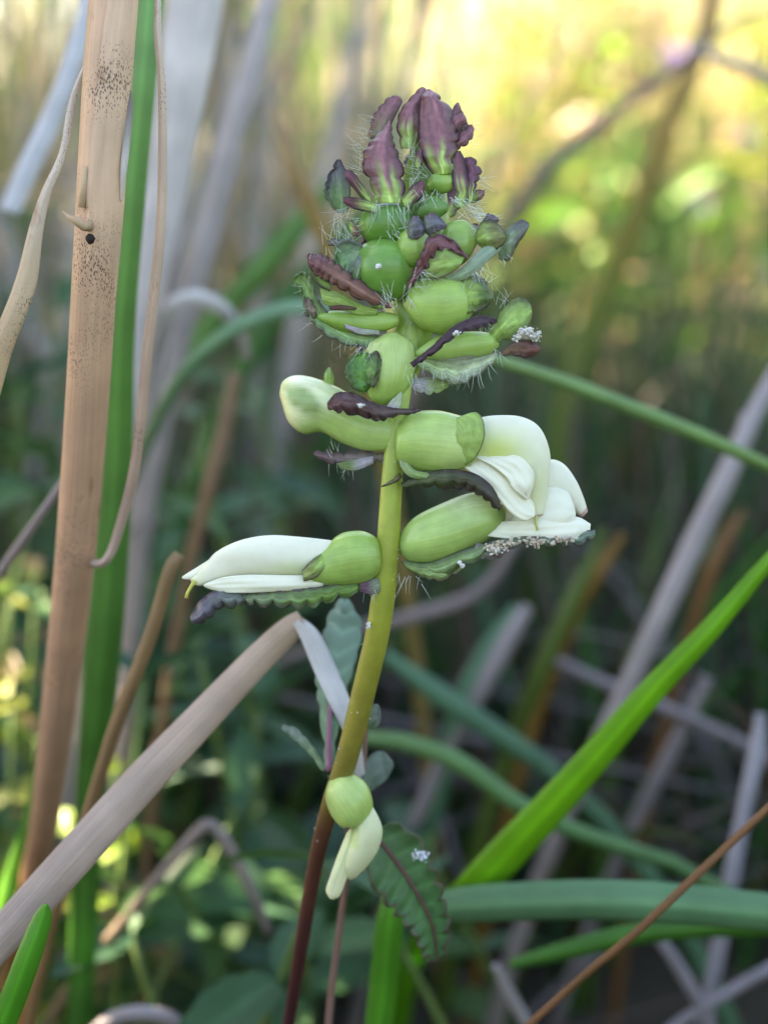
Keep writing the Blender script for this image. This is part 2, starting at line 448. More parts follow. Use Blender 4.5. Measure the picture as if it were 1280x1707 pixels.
blade('sheath_flap', None, [(216, 140, -2, 3), (217, 175, -2.5, 10), (213, 220, -2.5, 13), (207, 280, -2.5, 11), (201, 335, -1, 2)], [(.16, .13, .12), (.30, .26, .24), (.66, .60, .56), (.68, .62, .58)], dry=True, root=False, parent=reed, roll=.5)
# broken side stub with its dark scar
V1 = tube(np.array([P(x, y, w) for x, y, w in [(150, 375, -3), (140, 378, -4.2), (128, 368, -4.5), (115, 362, -4.2), (104, 352, -4)]]), np.array([11, 7, 8, 4, 1.2]) / S / 1000, 9, flat=.7)
mk('side_stub', V1[0], V1[1], M_REED, reed, col=np.array([.42, .28, .17]), uv=V1[2])
V1 = tube(np.array([P(x, y, w) for x, y, w in [(136, 345, -2.6), (142, 300, -2.9), (147, 272, -2.7), (152, 255, -2.4)]]), np.array([6, 7, 6, 2]) / S / 1000, 8)
mk('side_stub', V1[0], V1[1], M_REED, reed, col=np.array([.46, .32, .20]), uv=V1[2])
V1 = tube(np.array([P(x, y, w) for x, y, w in [(148, 391, -2.75), (149, 394, -2.95), (151, 398, -3.02), (150, 403, -2.95), (149, 406, -2.75)]]), np.array([3, 7, 8.5, 6, 2]) / S / 1000, 12)
mk('scar', V1[0], V1[1], M_BARK, reed, col=np.array([.02, .012, .01]))
# curled strip hanging beside the reed and hooking back to it
blade('curled_strip', None, [(262, -40, -2, 8), (264, 40, -2, 13), (270, 130, -1, 13), (266, 250, 0, 15), (262, 400, 2, 17), (252, 540, 5, 18), (240, 650, 8, 18), (222, 780, 13, 18), (203, 870, 17, 17), (190, 912, 19, 16), (172, 934, 20, 15), (150, 938, 22, 15)],
      [(.56, .44, .36), (.56, .40, .30), (.50, .33, .25), (.48, .33, .27), (.46, .34, .29)], dry=True, root=False, parent=reed, fold=.35, wob=.00012, n=70, mat=M_REED)

blade('dry_grass_blade', 'narrow grey-tan dry blade widening downward beside the reed', [(156, 72, 1, 4), (138, 130, 0, 9), (118, 190, -1, 13), (98, 260, -1, 13), (80, 320, -1, 17), (58, 400, -1, 27), (38, 470, 0, 36), (15, 550, 1, 38), (-10, 630, 3, 38), (-60, 780, 8, 36)],
      [(.50, .42, .36), (.50, .40, .32), (.50, .34, .20), (.42, .27, .15)], dry=True, fold=.1, wob=.00015, n=60, mat=M_REED)
blade('green_grass_blade', 'wide bright green blade running up behind the tan reed', [(255, -60, 26, 46), (238, 120, 26, 44), (218, 340, 30, 44), (200, 560, 36, 46), (190, 800, 44, 56), (172, 1050, 52, 62), (150, 1300, 64, 50)], [(.17, .36, .11), (.13, .31, .07), (.05, .18, .025)], fold=.2)
blade('green_grass_blade', 'slim green blade edging the sunward side of the reed foot', [(148, 620, 40, 14), (124, 820, 48, 26), (98, 1080, 58, 30), (62, 1330, 66, 34), (10, 1490, 74, 34)], [(.09, .28, .03), (.06, .22, .02)])
blade('dry_grass_blade', 'broad whitish lavender dry blade behind the green one', [(330, -40, 82, 96), (305, 120, 84, 88), (280, 280, 88, 74), (252, 430, 92, 60), (222, 620, 98, 46), (190, 860, 106, 36)], [(.66, .60, .58), (.60, .54, .53), (.46, .40, .38)], dry=True, fold=.12)
blade('dry_grass_blade', 'pale grey-pink straw leaning behind the broad whitish blade', [(455, -30, 108, 34), (418, 110, 110, 38), (385, 230, 112, 40), (345, 390, 116, 40), (310, 520, 120, 36), (270, 700, 126, 32)], [(.52, .46, .46), (.42, .37, .37), (.34, .29, .28)], dry=True)
blade('dry_grass_blade', 'bluish white dry blade with a blunt hanging end beside the reed', [(14, 352, 84, 34), (40, 290, 84, 38), (80, 205, 84, 36), (120, 100, 84, 34), (160, -40, 86, 32)], (.56, .55, .58), dry=True, root=False, droop_start=None)
blade('dry_grass_blade', 'ochre brown dead blade slanting beside the flower head', [(450, 175, 130, 18), (478, 240, 130, 27), (510, 320, 132, 32), (545, 410, 136, 30), (575, 500, 140, 26)], [(.40, .28, .17), (.34, .22, .07), (.25, .18, .06)], dry=True)
blade('dry_grass_blade', 'pale arching straw bent over near the curled strip', [(412, 600, 100, 16), (400, 555, 98, 20), (372, 515, 96, 26), (325, 495, 95, 28), (280, 512, 96, 26), (255, 570, 100, 24)], [(.30, .26, .22), (.56, .52, .50), (.44, .38, .36)], dry=True)
blade('green_grass_blade', 'pale green blade arching towards the flower head', [(560, 512, 96, 18), (490, 512, 94, 26), (430, 528, 92, 27), (370, 560, 92, 26), (310, 615, 96, 24), (265, 690, 102, 22)], [(.22, .36, .24), (.18, .32, .17), (.08, .18, .07)])
blade('dry_grass_blade', 'greyish pink short straw behind the curled strip', [(300, 370, 116, 10), (290, 430, 116, 24), (275, 520, 120, 24), (250, 660, 126, 22)], (.40, .34, .33), dry=True)
blade('dry_grass_blade', 'brown dead stalk standing among the leafy plants', [(392, 620, 115, 20), (372, 720, 116, 24), (345, 820, 118, 24), (318, 930, 122, 20)], [(.30, .19, .12), (.24, .13, .07)], dry=True)
blade('dry_grass_blade', 'thin mauve straw crossing behind the tan reed', [(120, 780, 40, 12), (60, 870, 42, 16), (0, 955, 46, 17), (-60, 1040, 50, 16)], (.32, .25, .24), dry=True, rnd=True)
# right side
blade('green_grass_blade', 'long thin pale green blade slanting down behind the upper blossom', [(700, 560, 60, 8), (830, 600, 60, 18), (930, 632, 60, 24), (1050, 678, 62, 26), (1160, 722, 64, 24), (1300, 785, 68, 22)], [(.24, .36, .14), (.20, .34, .12), (.20, .32, .07)], fold=.3)
blade('dry_stalk', 'mauve grey woody stalk leaning behind the bright green blade', [(1320, 580, 118, 26), (1262, 680, 116, 30), (1212, 790, 116, 36), (1150, 920, 118, 38), (1090, 1050, 120, 36), (1020, 1200, 124, 34), (950, 1340, 130, 30)], [(.40, .36, .38), (.40, .35, .36), (.28, .22, .21)], cat='stalk', dry=True, rnd=True)
blade('dry_stalk', 'short mauve side spur on the woody stalk', [(1242, 690, 116, 18), (1238, 720, 116, 20), (1222, 772, 116, 22)], (.40, .36, .38), cat='stalk', dry=True, rnd=True, root=False)
blade('green_grass_blade', 'bright lime green blade rising past the mauve stalk', [(1330, 880, 30, 16), (1270, 950, 31, 26), (1180, 1055, 33, 36), (1090, 1150, 36, 44), (1000, 1255, 40, 52), (920, 1345, 44, 58), (850, 1420, 48, 64), (785, 1490, 54, 62), (735, 1530, 72, 50), (700, 1570, 100, 36)], [(.16, .42, .02), (.17, .44, .015), (.13, .38, .015)], fold=.12)
blade('green_grass_blade', 'broad blue green blade lying level under the lime one', [(690, 1520, 48, 44), (780, 1512, 44, 62), (900, 1505, 42, 66), (1020, 1504, 40, 68), (1150, 1512, 40, 68), (1320, 1528, 42, 62)], [(.10, .22, .10), (.14, .30, .15), (.14, .30, .14)], fold=.18, droop=.08)
blade('green_grass_blade', 'narrow mid green blade under the level blue green one', [(850, 1610, 62, 18), (950, 1585, 60, 32), (1060, 1560, 60, 36), (1180, 1548, 60, 36), (1320, 1546, 62, 32)], [(.06, .2, .03), (.07, .25, .03)], droop=.08)
blade('rust_stem', 'thin rust brown stem crossing in front of the level green blade', [(1330, 1300, 22, 11), (1240, 1385, 22, 13), (1150, 1470, 22, 14), (1060, 1555, 22, 14), (970, 1630, 24, 13), (870, 1720, 26, 12)], [(.24, .11, .045), (.20, .085, .03)], cat='stem', dry=True, rnd=True)
blade('dry_stalk', 'bluish white jointed dry stalk behind the rust stem', [(1268, 1190, 96, 18), (1262, 1250, 96, 28), (1245, 1330, 96, 26), (1225, 1430, 98, 28), (1200, 1570, 102, 28), (1175, 1700, 106, 26)], (.36, .34, .39), cat='stalk', dry=True, rnd=True)
blade('green_grass_blade', 'faint green blade curving down behind the lime one', [(600, 1230, 84, 26), (680, 1240, 82, 30), (770, 1275, 80, 32), (870, 1345, 80, 30), (980, 1395, 82, 28), (1120, 1440, 86, 26)], [(.14, .26, .10), (.13, .27, .10), (.10, .22, .08)])
for lab, pts, cc in [
    ('mauve straw propped against the bluish white stalk', [(1090, 1555, 92, 18), (1130, 1610, 94, 22), (1170, 1680, 98, 20)], (.34, .30, .34)),
    ('short pale straw under the narrow mid green blade', [(825, 1610, 80, 14), (850, 1660, 82, 22), (885, 1720, 84, 20)], (.36, .31, .31)),
    ('grey straw crossing low behind the jointed stalk', [(1330, 1590, 96, 18), (1240, 1640, 96, 20), (1140, 1700, 98, 18)], (.28, .25, .28)),
    ('dim mauve straw crossing under the lime blade', [(900, 1090, 140, 16), (1010, 1140, 138, 20), (1130, 1190, 138, 22), (1260, 1250, 140, 20)], (.26, .22, .23)),
    ('dim grey straw slanting behind the rust stem', [(1180, 1130, 140, 18), (1120, 1250, 142, 26), (1060, 1370, 146, 24), (1000, 1500, 152, 20)], (.24, .20, .21)),
    ('grey pink straw rising behind the white and green blossom', [(880, 1010, 130, 20), (850, 1060, 130, 32), (800, 1150, 132, 32), (740, 1260, 138, 26)], (.32, .27, .28)),
    ('faint mauve straw leaning under the blossoms with the crumbs', [(880, 870, 150, 12), (800, 985, 150, 22), (680, 1030, 150, 24), (590, 1050, 152, 18)], (.26, .20, .19)),
]:
    blade('straw', lab, pts, cc, cat='straw', dry=True, rnd=True)
for lab, pts, cc in [
    ('teal green blade crossing low behind the stalk', [(640, 1090, 120, 18), (720, 1150, 120, 36), (800, 1205, 122, 38), (900, 1270, 126, 32)], TEAL),
    ('teal green blade rising to meet the crossing one', [(860, 1010, 130, 16), (810, 1090, 130, 34), (770, 1180, 132, 40), (740, 1280, 138, 34)], TEAL),
    ('dark olive blade standing behind the crumb covered bract', [(1010, 880, 130, 10), (960, 990, 130, 30), (910, 1100, 132, 34), (860, 1220, 138, 30)], (.10, .15, .03)),
    ('orange tinged dying blade between olive and mauve stalks', [(1040, 890, 150, 12), (1000, 950, 150, 24), (960, 1020, 152, 24), (920, 1120, 156, 22)], (.26, .14, .03)),
    ('orange tinged dying blade beside the mauve woody stalk', [(1240, 850, 150, 12), (1210, 900, 150, 26), (1180, 970, 152, 26), (1150, 1060, 158, 22)], (.24, .12, .05)),
    ('mid green upright blade at the foot of the serrated leaf', [(660, 1480, 42, 30), (650, 1540, 42, 46), (640, 1640, 44, 48), (628, 1740, 46, 46)], (.07, .27, .02)),
    ('broad green blade slanting through the gap beside the ochre one', [(560, 300, 170, 20), (500, 370, 168, 40), (430, 450, 168, 46), (350, 540, 172, 40)], (.10, .22, .05)),
    ('deep green blade leaning below the ochre one', [(600, 350, 180, 20), (540, 430, 178, 40), (460, 520, 178, 44), (400, 620, 182, 38)], (.07, .18, .05)),
]:
    blade('green_grass_blade', lab, pts, cc)
# lower left
blade('cut_stalk', 'brown cut dry stalk with a ragged top beside the reed', [(296, 925, 22, 20), (285, 955, 22, 23), (245, 1070, 26, 24), (200, 1195, 32, 24), (150, 1340, 40, 22), (100, 1500, 48, 20), (55, 1660, 56, 20)], [(.36, .23, .12), (.30, .18, .09), (.28, .15, .06)], cat='stalk', dry=True, rnd=True, wob=.0001)
fb = empty('folded_dry_blade', P(-60, 1660, 8)); tag(fb, 'wide tan dry blade rising to a sharp fold behind the stalk', 'grass blade')
blade('lower_half', None, [(505, 1033, 17, 34), (480, 1052, 17, 44), (430, 1100, 17, 50), (330, 1205, 16, 58), (240, 1300, 14, 64), (150, 1400, 11, 66), (60, 1500, 9, 66), (-40, 1610, 6, 62)], [(.58, .43, .33), (.52, .38, .30), (.48, .35, .285), (.45, .32, .26)], dry=True, parent=fb, fold=.14, droop=.1)
blade('folded_half', None, [(496, 1034, 17, 20), (520, 1060, 16.5, 36), (545, 1110, 16, 44), (572, 1170, 15, 42), (597, 1240, 16, 32), (608, 1330, 19, 24), (606, 1400, 24, 14)], [(.66, .62, .62), (.72, .69, .70), (.66, .62, .62), (.45, .38, .34)], dry=True, root=False, parent=fb, roll=.5, twist=.5)
blade('straw', 'thin grey brown straw bent sharply below the folded blade', [(450, 1560, 84, 14), (425, 1500, 82, 18), (385, 1420, 80, 20), (352, 1378, 79, 20), (325, 1392, 79, 20), (262, 1465, 80, 18), (190, 1555, 84, 18), (120, 1640, 90, 18)], [(.22, .17, .16), (.34, .27, .25), (.32, .24, .20), (.36, .22, .12)], cat='straw', dry=True)
blade('straw', 'thin pinkish stem rising close behind the flower stalk', [(612, 1190, 16, 8), (603, 1300, 18, 9), (585, 1420, 21, 10), (570, 1520, 24, 11), (552, 1660, 28, 12), (545, 1740, 30, 12)], (.28, .16, .13), cat='stem', dry=True, rnd=True)
blade('green_grass_blade', 'short bright green blunt blade in front of the folded dry blade', [(78, 1508, 2, 4), (75, 1516, 2, 18), (68, 1538, 2, 33), (45, 1600, 2, 42), (15, 1680, 3, 44), (-20, 1760, 5, 42)], (.07, .30, .02))
blade('green_grass_blade', 'sun struck green blade low beside the reed foot', [(35, 1390, 70, 10), (20, 1460, 70, 26), (0, 1540, 70, 30), (-30, 1620, 74, 30)], (.14, .38, .03))
blade('straw', 'sun struck orange straw below the cut stalk', [(62, 1590, 58, 14), (40, 1650, 58, 30), (18, 1720, 60, 30)], (.46, .28, .12), cat='straw', dry=True, rnd=True)
blade('straw', 'grey mauve arching blade low beneath the leafy plants', [(330, 1740, 70, 20), (290, 1705, 68, 26), (240, 1692, 67, 28), (190, 1700, 68, 26), (150, 1730, 70, 24)], (.36, .31, .32), dry=True, cat='straw')
# upper right, out of focus
blade('dry_stalk', 'olive brown tall stem with a violet blossom beside it', [(1205, -60, 300, 30), (1165, 80, 295, 34), (1115, 210, 290, 34), (1070, 330, 290, 40), (1020, 460, 295, 46), (965, 600, 300, 44), (930, 760, 305, 40)], [(.30, .17, .06), (.30, .19, .04), (.16, .20, .03), (.10, .17, .03)], cat='stem', dry=True, rnd=True)
blade('dry_stalk', 'grey twig slanting across the tall olive stem', [(1300, 5, 260, 8), (1220, 40, 258, 12), (1130, 110, 256, 18), (1020, 190, 256, 24), (930, 265, 258, 26), (880, 320, 262, 26), (800, 430, 270, 24)], (.24, .18, .15), cat='twig', dry=True, rnd=True)
blade('dry_stalk', 'grey straw meeting the tall olive stem near the violet blossoms', [(1150, 75, 250, 12), (1210, 100, 250, 20), (1260, 120, 252, 22), (1340, 160, 256, 22)], (.38, .33, .33), cat='straw', dry=True, rnd=True)

# random individuals: blades and straws of the shaded tangle (real roots on the ground)
def wild(name, label, cat, group, N, xr, yr, hr, wr, pal, dry, lean=(.1, .8), rnd=False, lying=False, tones=()):
    for i in range(N):
        y = rng.uniform(*yr); hw = .245 * (y + .2) * 1.15
        x = hw * rng.uniform(*xr); h = rng.uniform(*hr); az = rng.uniform(0, 6.28)
        if lying:
            z0 = rng.uniform(.004, .09); a = rng.uniform(-.35, .5)
            d = np.array([math.cos(az) * math.cos(a), .5 * math.sin(az) * math.cos(a), math.sin(a)])
            m = np.array([x, y, z0 + abs(d[2]) * h * .5])
            c = cr([m - d * h / 2, m + rng.normal(0, .006, 3), m + d * h / 2], 10); c[:, 2] = np.maximum(c[:, 2], .003)
        else:
            ln = rng.uniform(*lean); d = np.array([math.cos(az), math.sin(az), 0])
            t = np.linspace(0, 1, 14)[:, None]
            c = np.array([x, y, 0]) + d * ln * h * t ** 1.8 + np.array([0, 0, 1]) * h * (t - .4 * ln * t ** 3)
        w = rng.uniform(*wr) / 1000; k = len(c); ww = w * (1 - np.linspace(0, 1, k) ** 3 * .92)
        if rnd: V, Fc, uv = tube(c, ww * .5, 7)
        else: V, Fc, uv = ribbon(c, ww, rng.uniform(.1, .3), rng.uniform(-.8, .8), rng.uniform(-1, 1), nu=5)
        ci = int(rng.integers(0, len(pal))); form = 'fallen' if lying else ('arching' if ln > .45 else 'upright'); size = 'short' if h < (hr[0] + hr[1]) / 2 else 'long'
        tag(mk(name, V, Fc, M_DRY if dry else M_GREEN, org=c[0], col=np.array(pal[ci]) * rng.uniform(.8, 1.2), uv=uv), label.format(tone=tones[ci], form=form, size=size), cat, group)

wild('green_grass_blade', '{size} {form} {tone} blade in the shaded tangle behind the flower stalk', 'grass blade', 'green blades of the shaded tangle', 75, (-1, 1), (.16, .55), (.12, .30), (2.2, 4.5), [(.04, .13, .025), (.05, .17, .025), (.05, .12, .06), (.07, .13, .02)], False, tones=('dark green', 'fresh green', 'bluish green', 'olive green'))
wild('straw', '{size} {form} {tone} straw in the shaded tangle behind the flower stalk', 'straw', 'leaning straws of the shaded tangle', 55, (-.4, 1.05), (.15, .5), (.10, .20), (1.5, 3.0), [(.11, .09, .09), (.16, .135, .13), (.08, .055, .04), (.13, .07, .03)], True, rnd=True, tones=('grey', 'pale grey', 'dark brown', 'rusty brown'))  # straw colours lowered so the tangle reads as deeper shade
wild('straw', '{size} {form} {tone} straw lying in the shaded tangle under the grasses', 'straw', 'fallen straws of the shaded tangle', 70, (-.2, 1.05), (.12, .42), (.08, .20), (1.5, 2.8), [(.10, .085, .09), (.16, .14, .155), (.07, .05, .04)], True, rnd=True, lying=True, tones=('grey', 'pale mauve', 'dark brown'))  # fallen straws darkened likewise, shade put into their colour
wild('dry_grass_blade', '{size} {form} {tone} dry blade in the thicket behind the tan reed', 'grass blade', 'pale dry blades of the thicket', 42, (-1.05, .05), (.3, .75), (.32, .60), (3, 6), [(.46, .41, .39), (.40, .34, .31), (.34, .26, .19)], True, lean=(.05, .6), tones=('whitish', 'greyish', 'tan'))

# sunlit pale tussock behind the flower head
def tussock(label, x, y, N, h, pal, wmm=6, spread=.09):
    o = empty('grass_tussock', (x, y, 0)); tag(o, label, 'grass')
    r = np.stack([x + rng.normal(0, spread, N), y + rng.normal(0, spread, N), np.zeros(N)], 1)
    b = mass('blades', r, h * rng.uniform(.6, 1.15, N), rng.uniform(0, 6.28, N), np.abs(rng.normal(0, .22, N)), wmm / 1000 * rng.uniform(.6, 1.4, N), pick(N, pal), o)
    b['kind'] = 'stuff'
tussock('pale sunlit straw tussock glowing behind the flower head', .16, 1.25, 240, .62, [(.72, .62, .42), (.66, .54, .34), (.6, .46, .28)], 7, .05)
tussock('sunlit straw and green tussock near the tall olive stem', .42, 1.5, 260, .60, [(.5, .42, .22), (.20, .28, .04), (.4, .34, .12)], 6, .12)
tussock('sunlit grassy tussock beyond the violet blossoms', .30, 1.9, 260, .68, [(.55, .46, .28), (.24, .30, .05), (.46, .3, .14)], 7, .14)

# ------------------------------------------------------------------ leafy plants
def leaf_mesh(nm, L, Wd, col, teeth=5, tdepth=.12):
    n = 25; nu = 7; V = []; C = []; uv = []
    for i in range(n):
        t = i / (n - 1); hw = Wd * .5 * (math.sin(math.pi * t ** .8) ** .8) + .0002
        hw *= 1 - tdepth * (1 - abs(math.sin(math.pi * teeth * t)))
        for j in range(nu):
            u = j / (nu - 1) * 2 - 1
            V.append((u * hw, t * L, abs(u) * hw * .35 - .25 * L * t * t)); C.append(np.array(col) * (1.35 if j == nu // 2 else 1)); uv.append((u * .5 + .5, t * L))
    me_o = mk(nm, np.array(V), grid_faces(n, nu), M_LEAF, org=(0, 0, 0), col=np.array(C), uv=uv)
    me = me_o.data; bpy.data.objects.remove(me_o); return me

def forb(label, base, top, npairs, L, me_list, group, stemcol=(.10, .16, .04), cat='plant', stemr=.0013, start=.15, petiole=.2, name='leafy_plant'):
    base = np.asarray(base); top = np.asarray(top)
    o = empty(name, base); tag(o, label, cat, group)
    mid = (base + top) / 2 + rng.normal(0, .012, 3) * [1, 1, 0]
    c = cr([base, mid, top], 16); V, Fc, uv = tube(c, np.linspace(stemr, stemr * .5, 16), 7)
    mk('stem', V, Fc, M_STEM, o, col=np.array(stemcol))
    from mathutils import Matrix
    a0 = rng.uniform(0, 6.28)
    for k in range(npairs):
        t = start + (1 - start) * k / max(1, npairs - 1); p = c[int(t * 15)]
        for s in (0, 1):
            az = a0 + k * 1.45 + s * math.pi + rng.normal(0, .2); tilt = rng.uniform(-.5, .55) + (.45 if t > .9 else 0)
            ob = bpy.data.objects.new('leaf', me_list[rng.integers(0, len(me_list))]); COL.objects.link(ob); ob.parent = o
            sc_ = rng.uniform(.75, 1.15) * (1 - .45 * max(0, t - .6) / .4)
            M = Matrix.Translation(Vector(p - base)) @ Matrix.Rotation(az, 4, 'Z') @ Matrix.Rotation(tilt, 4, 'X') @ Matrix.Rotation(rng.normal(0, .35), 4, 'Y') @ Matrix.Scale(sc_, 4)
            ob.matrix_local = M
    return o

LM = [leaf_mesh('leaf_data', .034, .014, c) for c in [(.040, .11, .04), (.035, .095, .05), (.055, .13, .035)]]
LMB = [leaf_mesh('leaf_data', .026, .012, c) for c in [(.10, .24, .03), (.13, .26, .03)]]
LMS = [leaf_mesh('leaf_data', .012, .009, c, 3) for c in [(.16, .24, .03), (.20, .22, .04), (.22, .15, .06)]]
LMN = [leaf_mesh('leaf_data', .042, .012, c, 2, .04) for c in [(.13, .28, .03), (.09, .22, .035), (.20, .33, .03), (.28, .32, .05), (.36, .24, .12)]]
spots = [(30, 640, 190), (95, 520, 230), (60, 820, 150), (200, 700, 240), (250, 640, 200), (330, 700, 170), (300, 820, 200), (430, 660, 220), (380, 900, 140),
         (250, 960, 150), (60, 1010, 130), (330, 1080, 120), (430, 1180, 130), (240, 1130, 110), (470, 860, 210), (130, 430, 300), (30, 380, 320), (400, 1330, 120),
         (540, 1440, 60), (300, 1480, 95), (220, 1560, 90), (700, 1400, 140), (660, 1560, 90), (500, 1500, 110)]
for px, py, w in spots:
    tp = P(px, py, w); b = tp * [1, 1, 0] + np.array([rng.uniform(-.03, .03), rng.uniform(-.02, .03), 0])
    where = 'near the tan reed' if px < 200 else 'under the folded dry blade' if py > 1050 and px < 480 else 'around the foot of the flower stalk' if py > 1300 else 'between the reed and the flower stalk'
    forb('%s shaded green plant with paired toothed leaves, %s' % ('tall' if tp[2] > .15 else 'low', where), b, tp, max(4, int(tp[2] / .019)), .03, LM, 'leafy plants in the shade')
for i, (px, py, w) in enumerate([(20, 1000, 130), (60, 950, 150), (20, 1180, 120), (65, 1230, 120), (190, 1290, 110), (130, 1520, 100), (190, 1480, 95), (115, 1390, 100), (40, 1130, 150), (150, 1600, 95)]):
    tp = P(px, py, w); b = tp * [1, 1, 0] + np.array([rng.uniform(-.015, .015), .01, 0])
    forb('small plant with rounded yellow-green leaves catching the sun by the reed foot', b, tp, max(4, int(tp[2] / .014)), .012, LMS, 'small sunlit plants by the reed', stemr=.0008)
# sunlit willowy plants behind on the right
for i in range(40):
    y = rng.uniform(.55, 1.5); x = .245 * (y + .2) * rng.uniform(.10, 1.15)
    h = rng.uniform(.24, .44)
    forb('%s sunlit willowy plant with narrow yellow-green leaves beyond the flower head' % ('tall' if h > .36 else 'low' if h < .29 else 'middling'), (x, y, 0), (x + rng.normal(0, .03), y, h), 11, .04, LMN, 'willowy plants in the sun', stemcol=(.28, .20, .08), stemr=.0014, start=.2)
# violet blossoms
for px, py, w, r, lab in [(1125, 92, 760, 20, 'violet daisy-like blossom on a thin stem touching the tall olive stem'), (1160, 105, 760, 17, 'violet blossom just beside the one at the olive stem'),
                     (1237, 224, 760, 24, 'largest lilac blossom, alone on its stem beyond the olive one'), (1170, 345, 760, 14, 'small dim blue violet blossom below the lilac ones'), (1278, 446, 760, 15, 'small violet blossom low among the willowy plants')]:
    p = P(px, py, w); b = p * [1, 1, 0] + np.array([.015, .02, 0])
    o = empty('violet_flower', b); tag(o, lab, 'flower', 'violet blossoms')
    V, Fc, _ = tube(cr([b, (b + p) / 2 + [.01, 0, 0], p], 12), .0009, 6); mk('stem', V, Fc, M_STEM, o, col=np.array([.16, .14, .05]))
    rr = r / S / 1000 * (D + w) / D; ax = nrm(np.array([rng.normal(0, .3), -.8, .6])); a1 = nrm(np.cross(ax, [1, 0, .1])); a2 = np.cross(ax, a1)
    parts = []
    for k in range(14):
        a = k * 2 * math.pi / 14; d = a1 * math.cos(a) + a2 * math.sin(a); s = np.cross(ax, d)
        vv = [p + d * rr * .15 - s * rr * .05, p + d * rr * .15 + s * rr * .05, p + d * rr * .7 + s * rr * .17 + ax * rr * .2, p + d * rr * 1.05 + ax * rr * .15, p + d * rr * .7 - s * rr * .17 + ax * rr * .2]
        parts.append((np.array(vv), [(0, 1, 2, 3, 4)]))
    V, Fc = merge(parts); mk('petals', V, Fc, M_PETAL, o, col=np.array([.46, .27, .72]), solid=.0002, smooth=False)
    V, Fc, _ = tube(np.array([p - ax * rr * .1, p + ax * rr * .12, p + ax * rr * .22]), [rr * .16, rr * .22, rr * .1], 10); mk('disc', V, Fc, M_PETAL, o, col=np.array([.55, .36, .08]))

# ------------------------------------------------------------------ the lousewort
SP = [(470, 1760, 30), (484, 1690, 26), (505, 1560, 20), (528, 1430, 15), (552, 1340, 11), (578, 1265, 8), (607, 1150, 5), (632, 1040, 2.5), (645, 930, 1), (652, 820, .5), (660, 720, 0), (672, 640, 0), (684, 560, 1), (692, 480, 2), (700, 400, 3), (705, 320, 4), (708, 270, 5)]
SR = [12, 12, 13, 14, 17, 19.5, 20.5, 20.5, 19.5, 18, 16, 15, 15, 16, 18, 16, 8]
sp3 = np.array([P(*q) for q in SP])
_t0 = nrm(sp3[0] - sp3[1]); plant_base = sp3[0] + _t0 * (sp3[0][2] + .004) / abs(_t0[2])
plant = empty('lousewort', plant_base)
tag(plant, 'flowering plant in focus: cream hooded blossoms, purple hairy leafy spike on a leaning stem', 'plant')
pts = np.vstack([plant_base, plant_base * .5 + sp3[0] * .5, sp3]); rad = np.r_[13, 13, SR] / S / 1000
X = cr(np.hstack([pts, rad[:, None]]), 110); V, Fc, uv = tube(X[:, :3], X[:, 3], 16)
stc = np.array([[.040, .012, .014], [.045, .012, .014], [.05, .013, .014], [.06, .016, .014], [.10, .035, .018], [.19, .15, .028], [.25, .22, .03], [.28, .29, .035], [.30, .36, .05], [.32, .42, .09], [.34, .46, .13], [.34, .46, .12]])
zz = [0, .10, sp3[1][2], sp3[2][2], sp3[4][2] - .004, sp3[4][2] + .004, sp3[6][2], sp3[7][2], sp3[9][2], sp3[10][2], sp3[12][2], .3]
C = np.stack([np.interp(V[:, 2], zz, stc[:, k]) for k in range(3)], 1)
# faint maroon line down one side of the stem
ang = np.tile(np.cos(np.arange(16) / 16 * 2 * math.pi - 2.4), 110); k = np.clip((ang - .8) * 4, 0, 1)[:, None] * np.clip((.215 - V[:, 2:3]) * 18, 0, .55)
C = C * (1 - k) + np.array([.16, .06, .02]) * k
mk('stem', V, Fc, M_STEM, plant, col=C, uv=uv)

CG = (.35, .52, .12); CGL = (.47, .60, .20); CGD = (.14, .30, .05); PUR = (.24, .10, .115); PURD = (.06, .026, .042); CREAM = (.90, .885, .58); CRW = (.93, .905, .72); BLG = (.20, .27, .22)
HAIRS = {}

class Fr:
    def __init__(s, px, py, w): s.o = P(px, py, w); s.px, s.py = px, py; s.k = (D + w) / D / S / 1000
    def __call__(s, x, y, d): return s.o + s.k * (R_ * (x - s.px) + U_ * (s.py - y) + F_ * d)

def wbase(py): return float(np.interp(py, [270, 480, 720, 930, 1150, 1340, 1560, 1760], [4, 1.5, 0, 1, 5, 11, 20, 30]))

def colf(t, u, ca, cb, ce=None, t0=.2, t1=.7, eg=.6):
    k = min(1, max(0, (t - t0) / (t1 - t0))); k = k * k * (3 - 2 * k)
    c = np.array(ca) * (1 - k) + np.array(cb) * k
    if ce is not None:
        e = min(1, max(0, (abs(u) - eg) / (1 - eg))); e = e ** 1.5 * (.3 + .7 * k if ca != cb else 1); c = c * (1 - e) + np.array(ce) * e
    return c

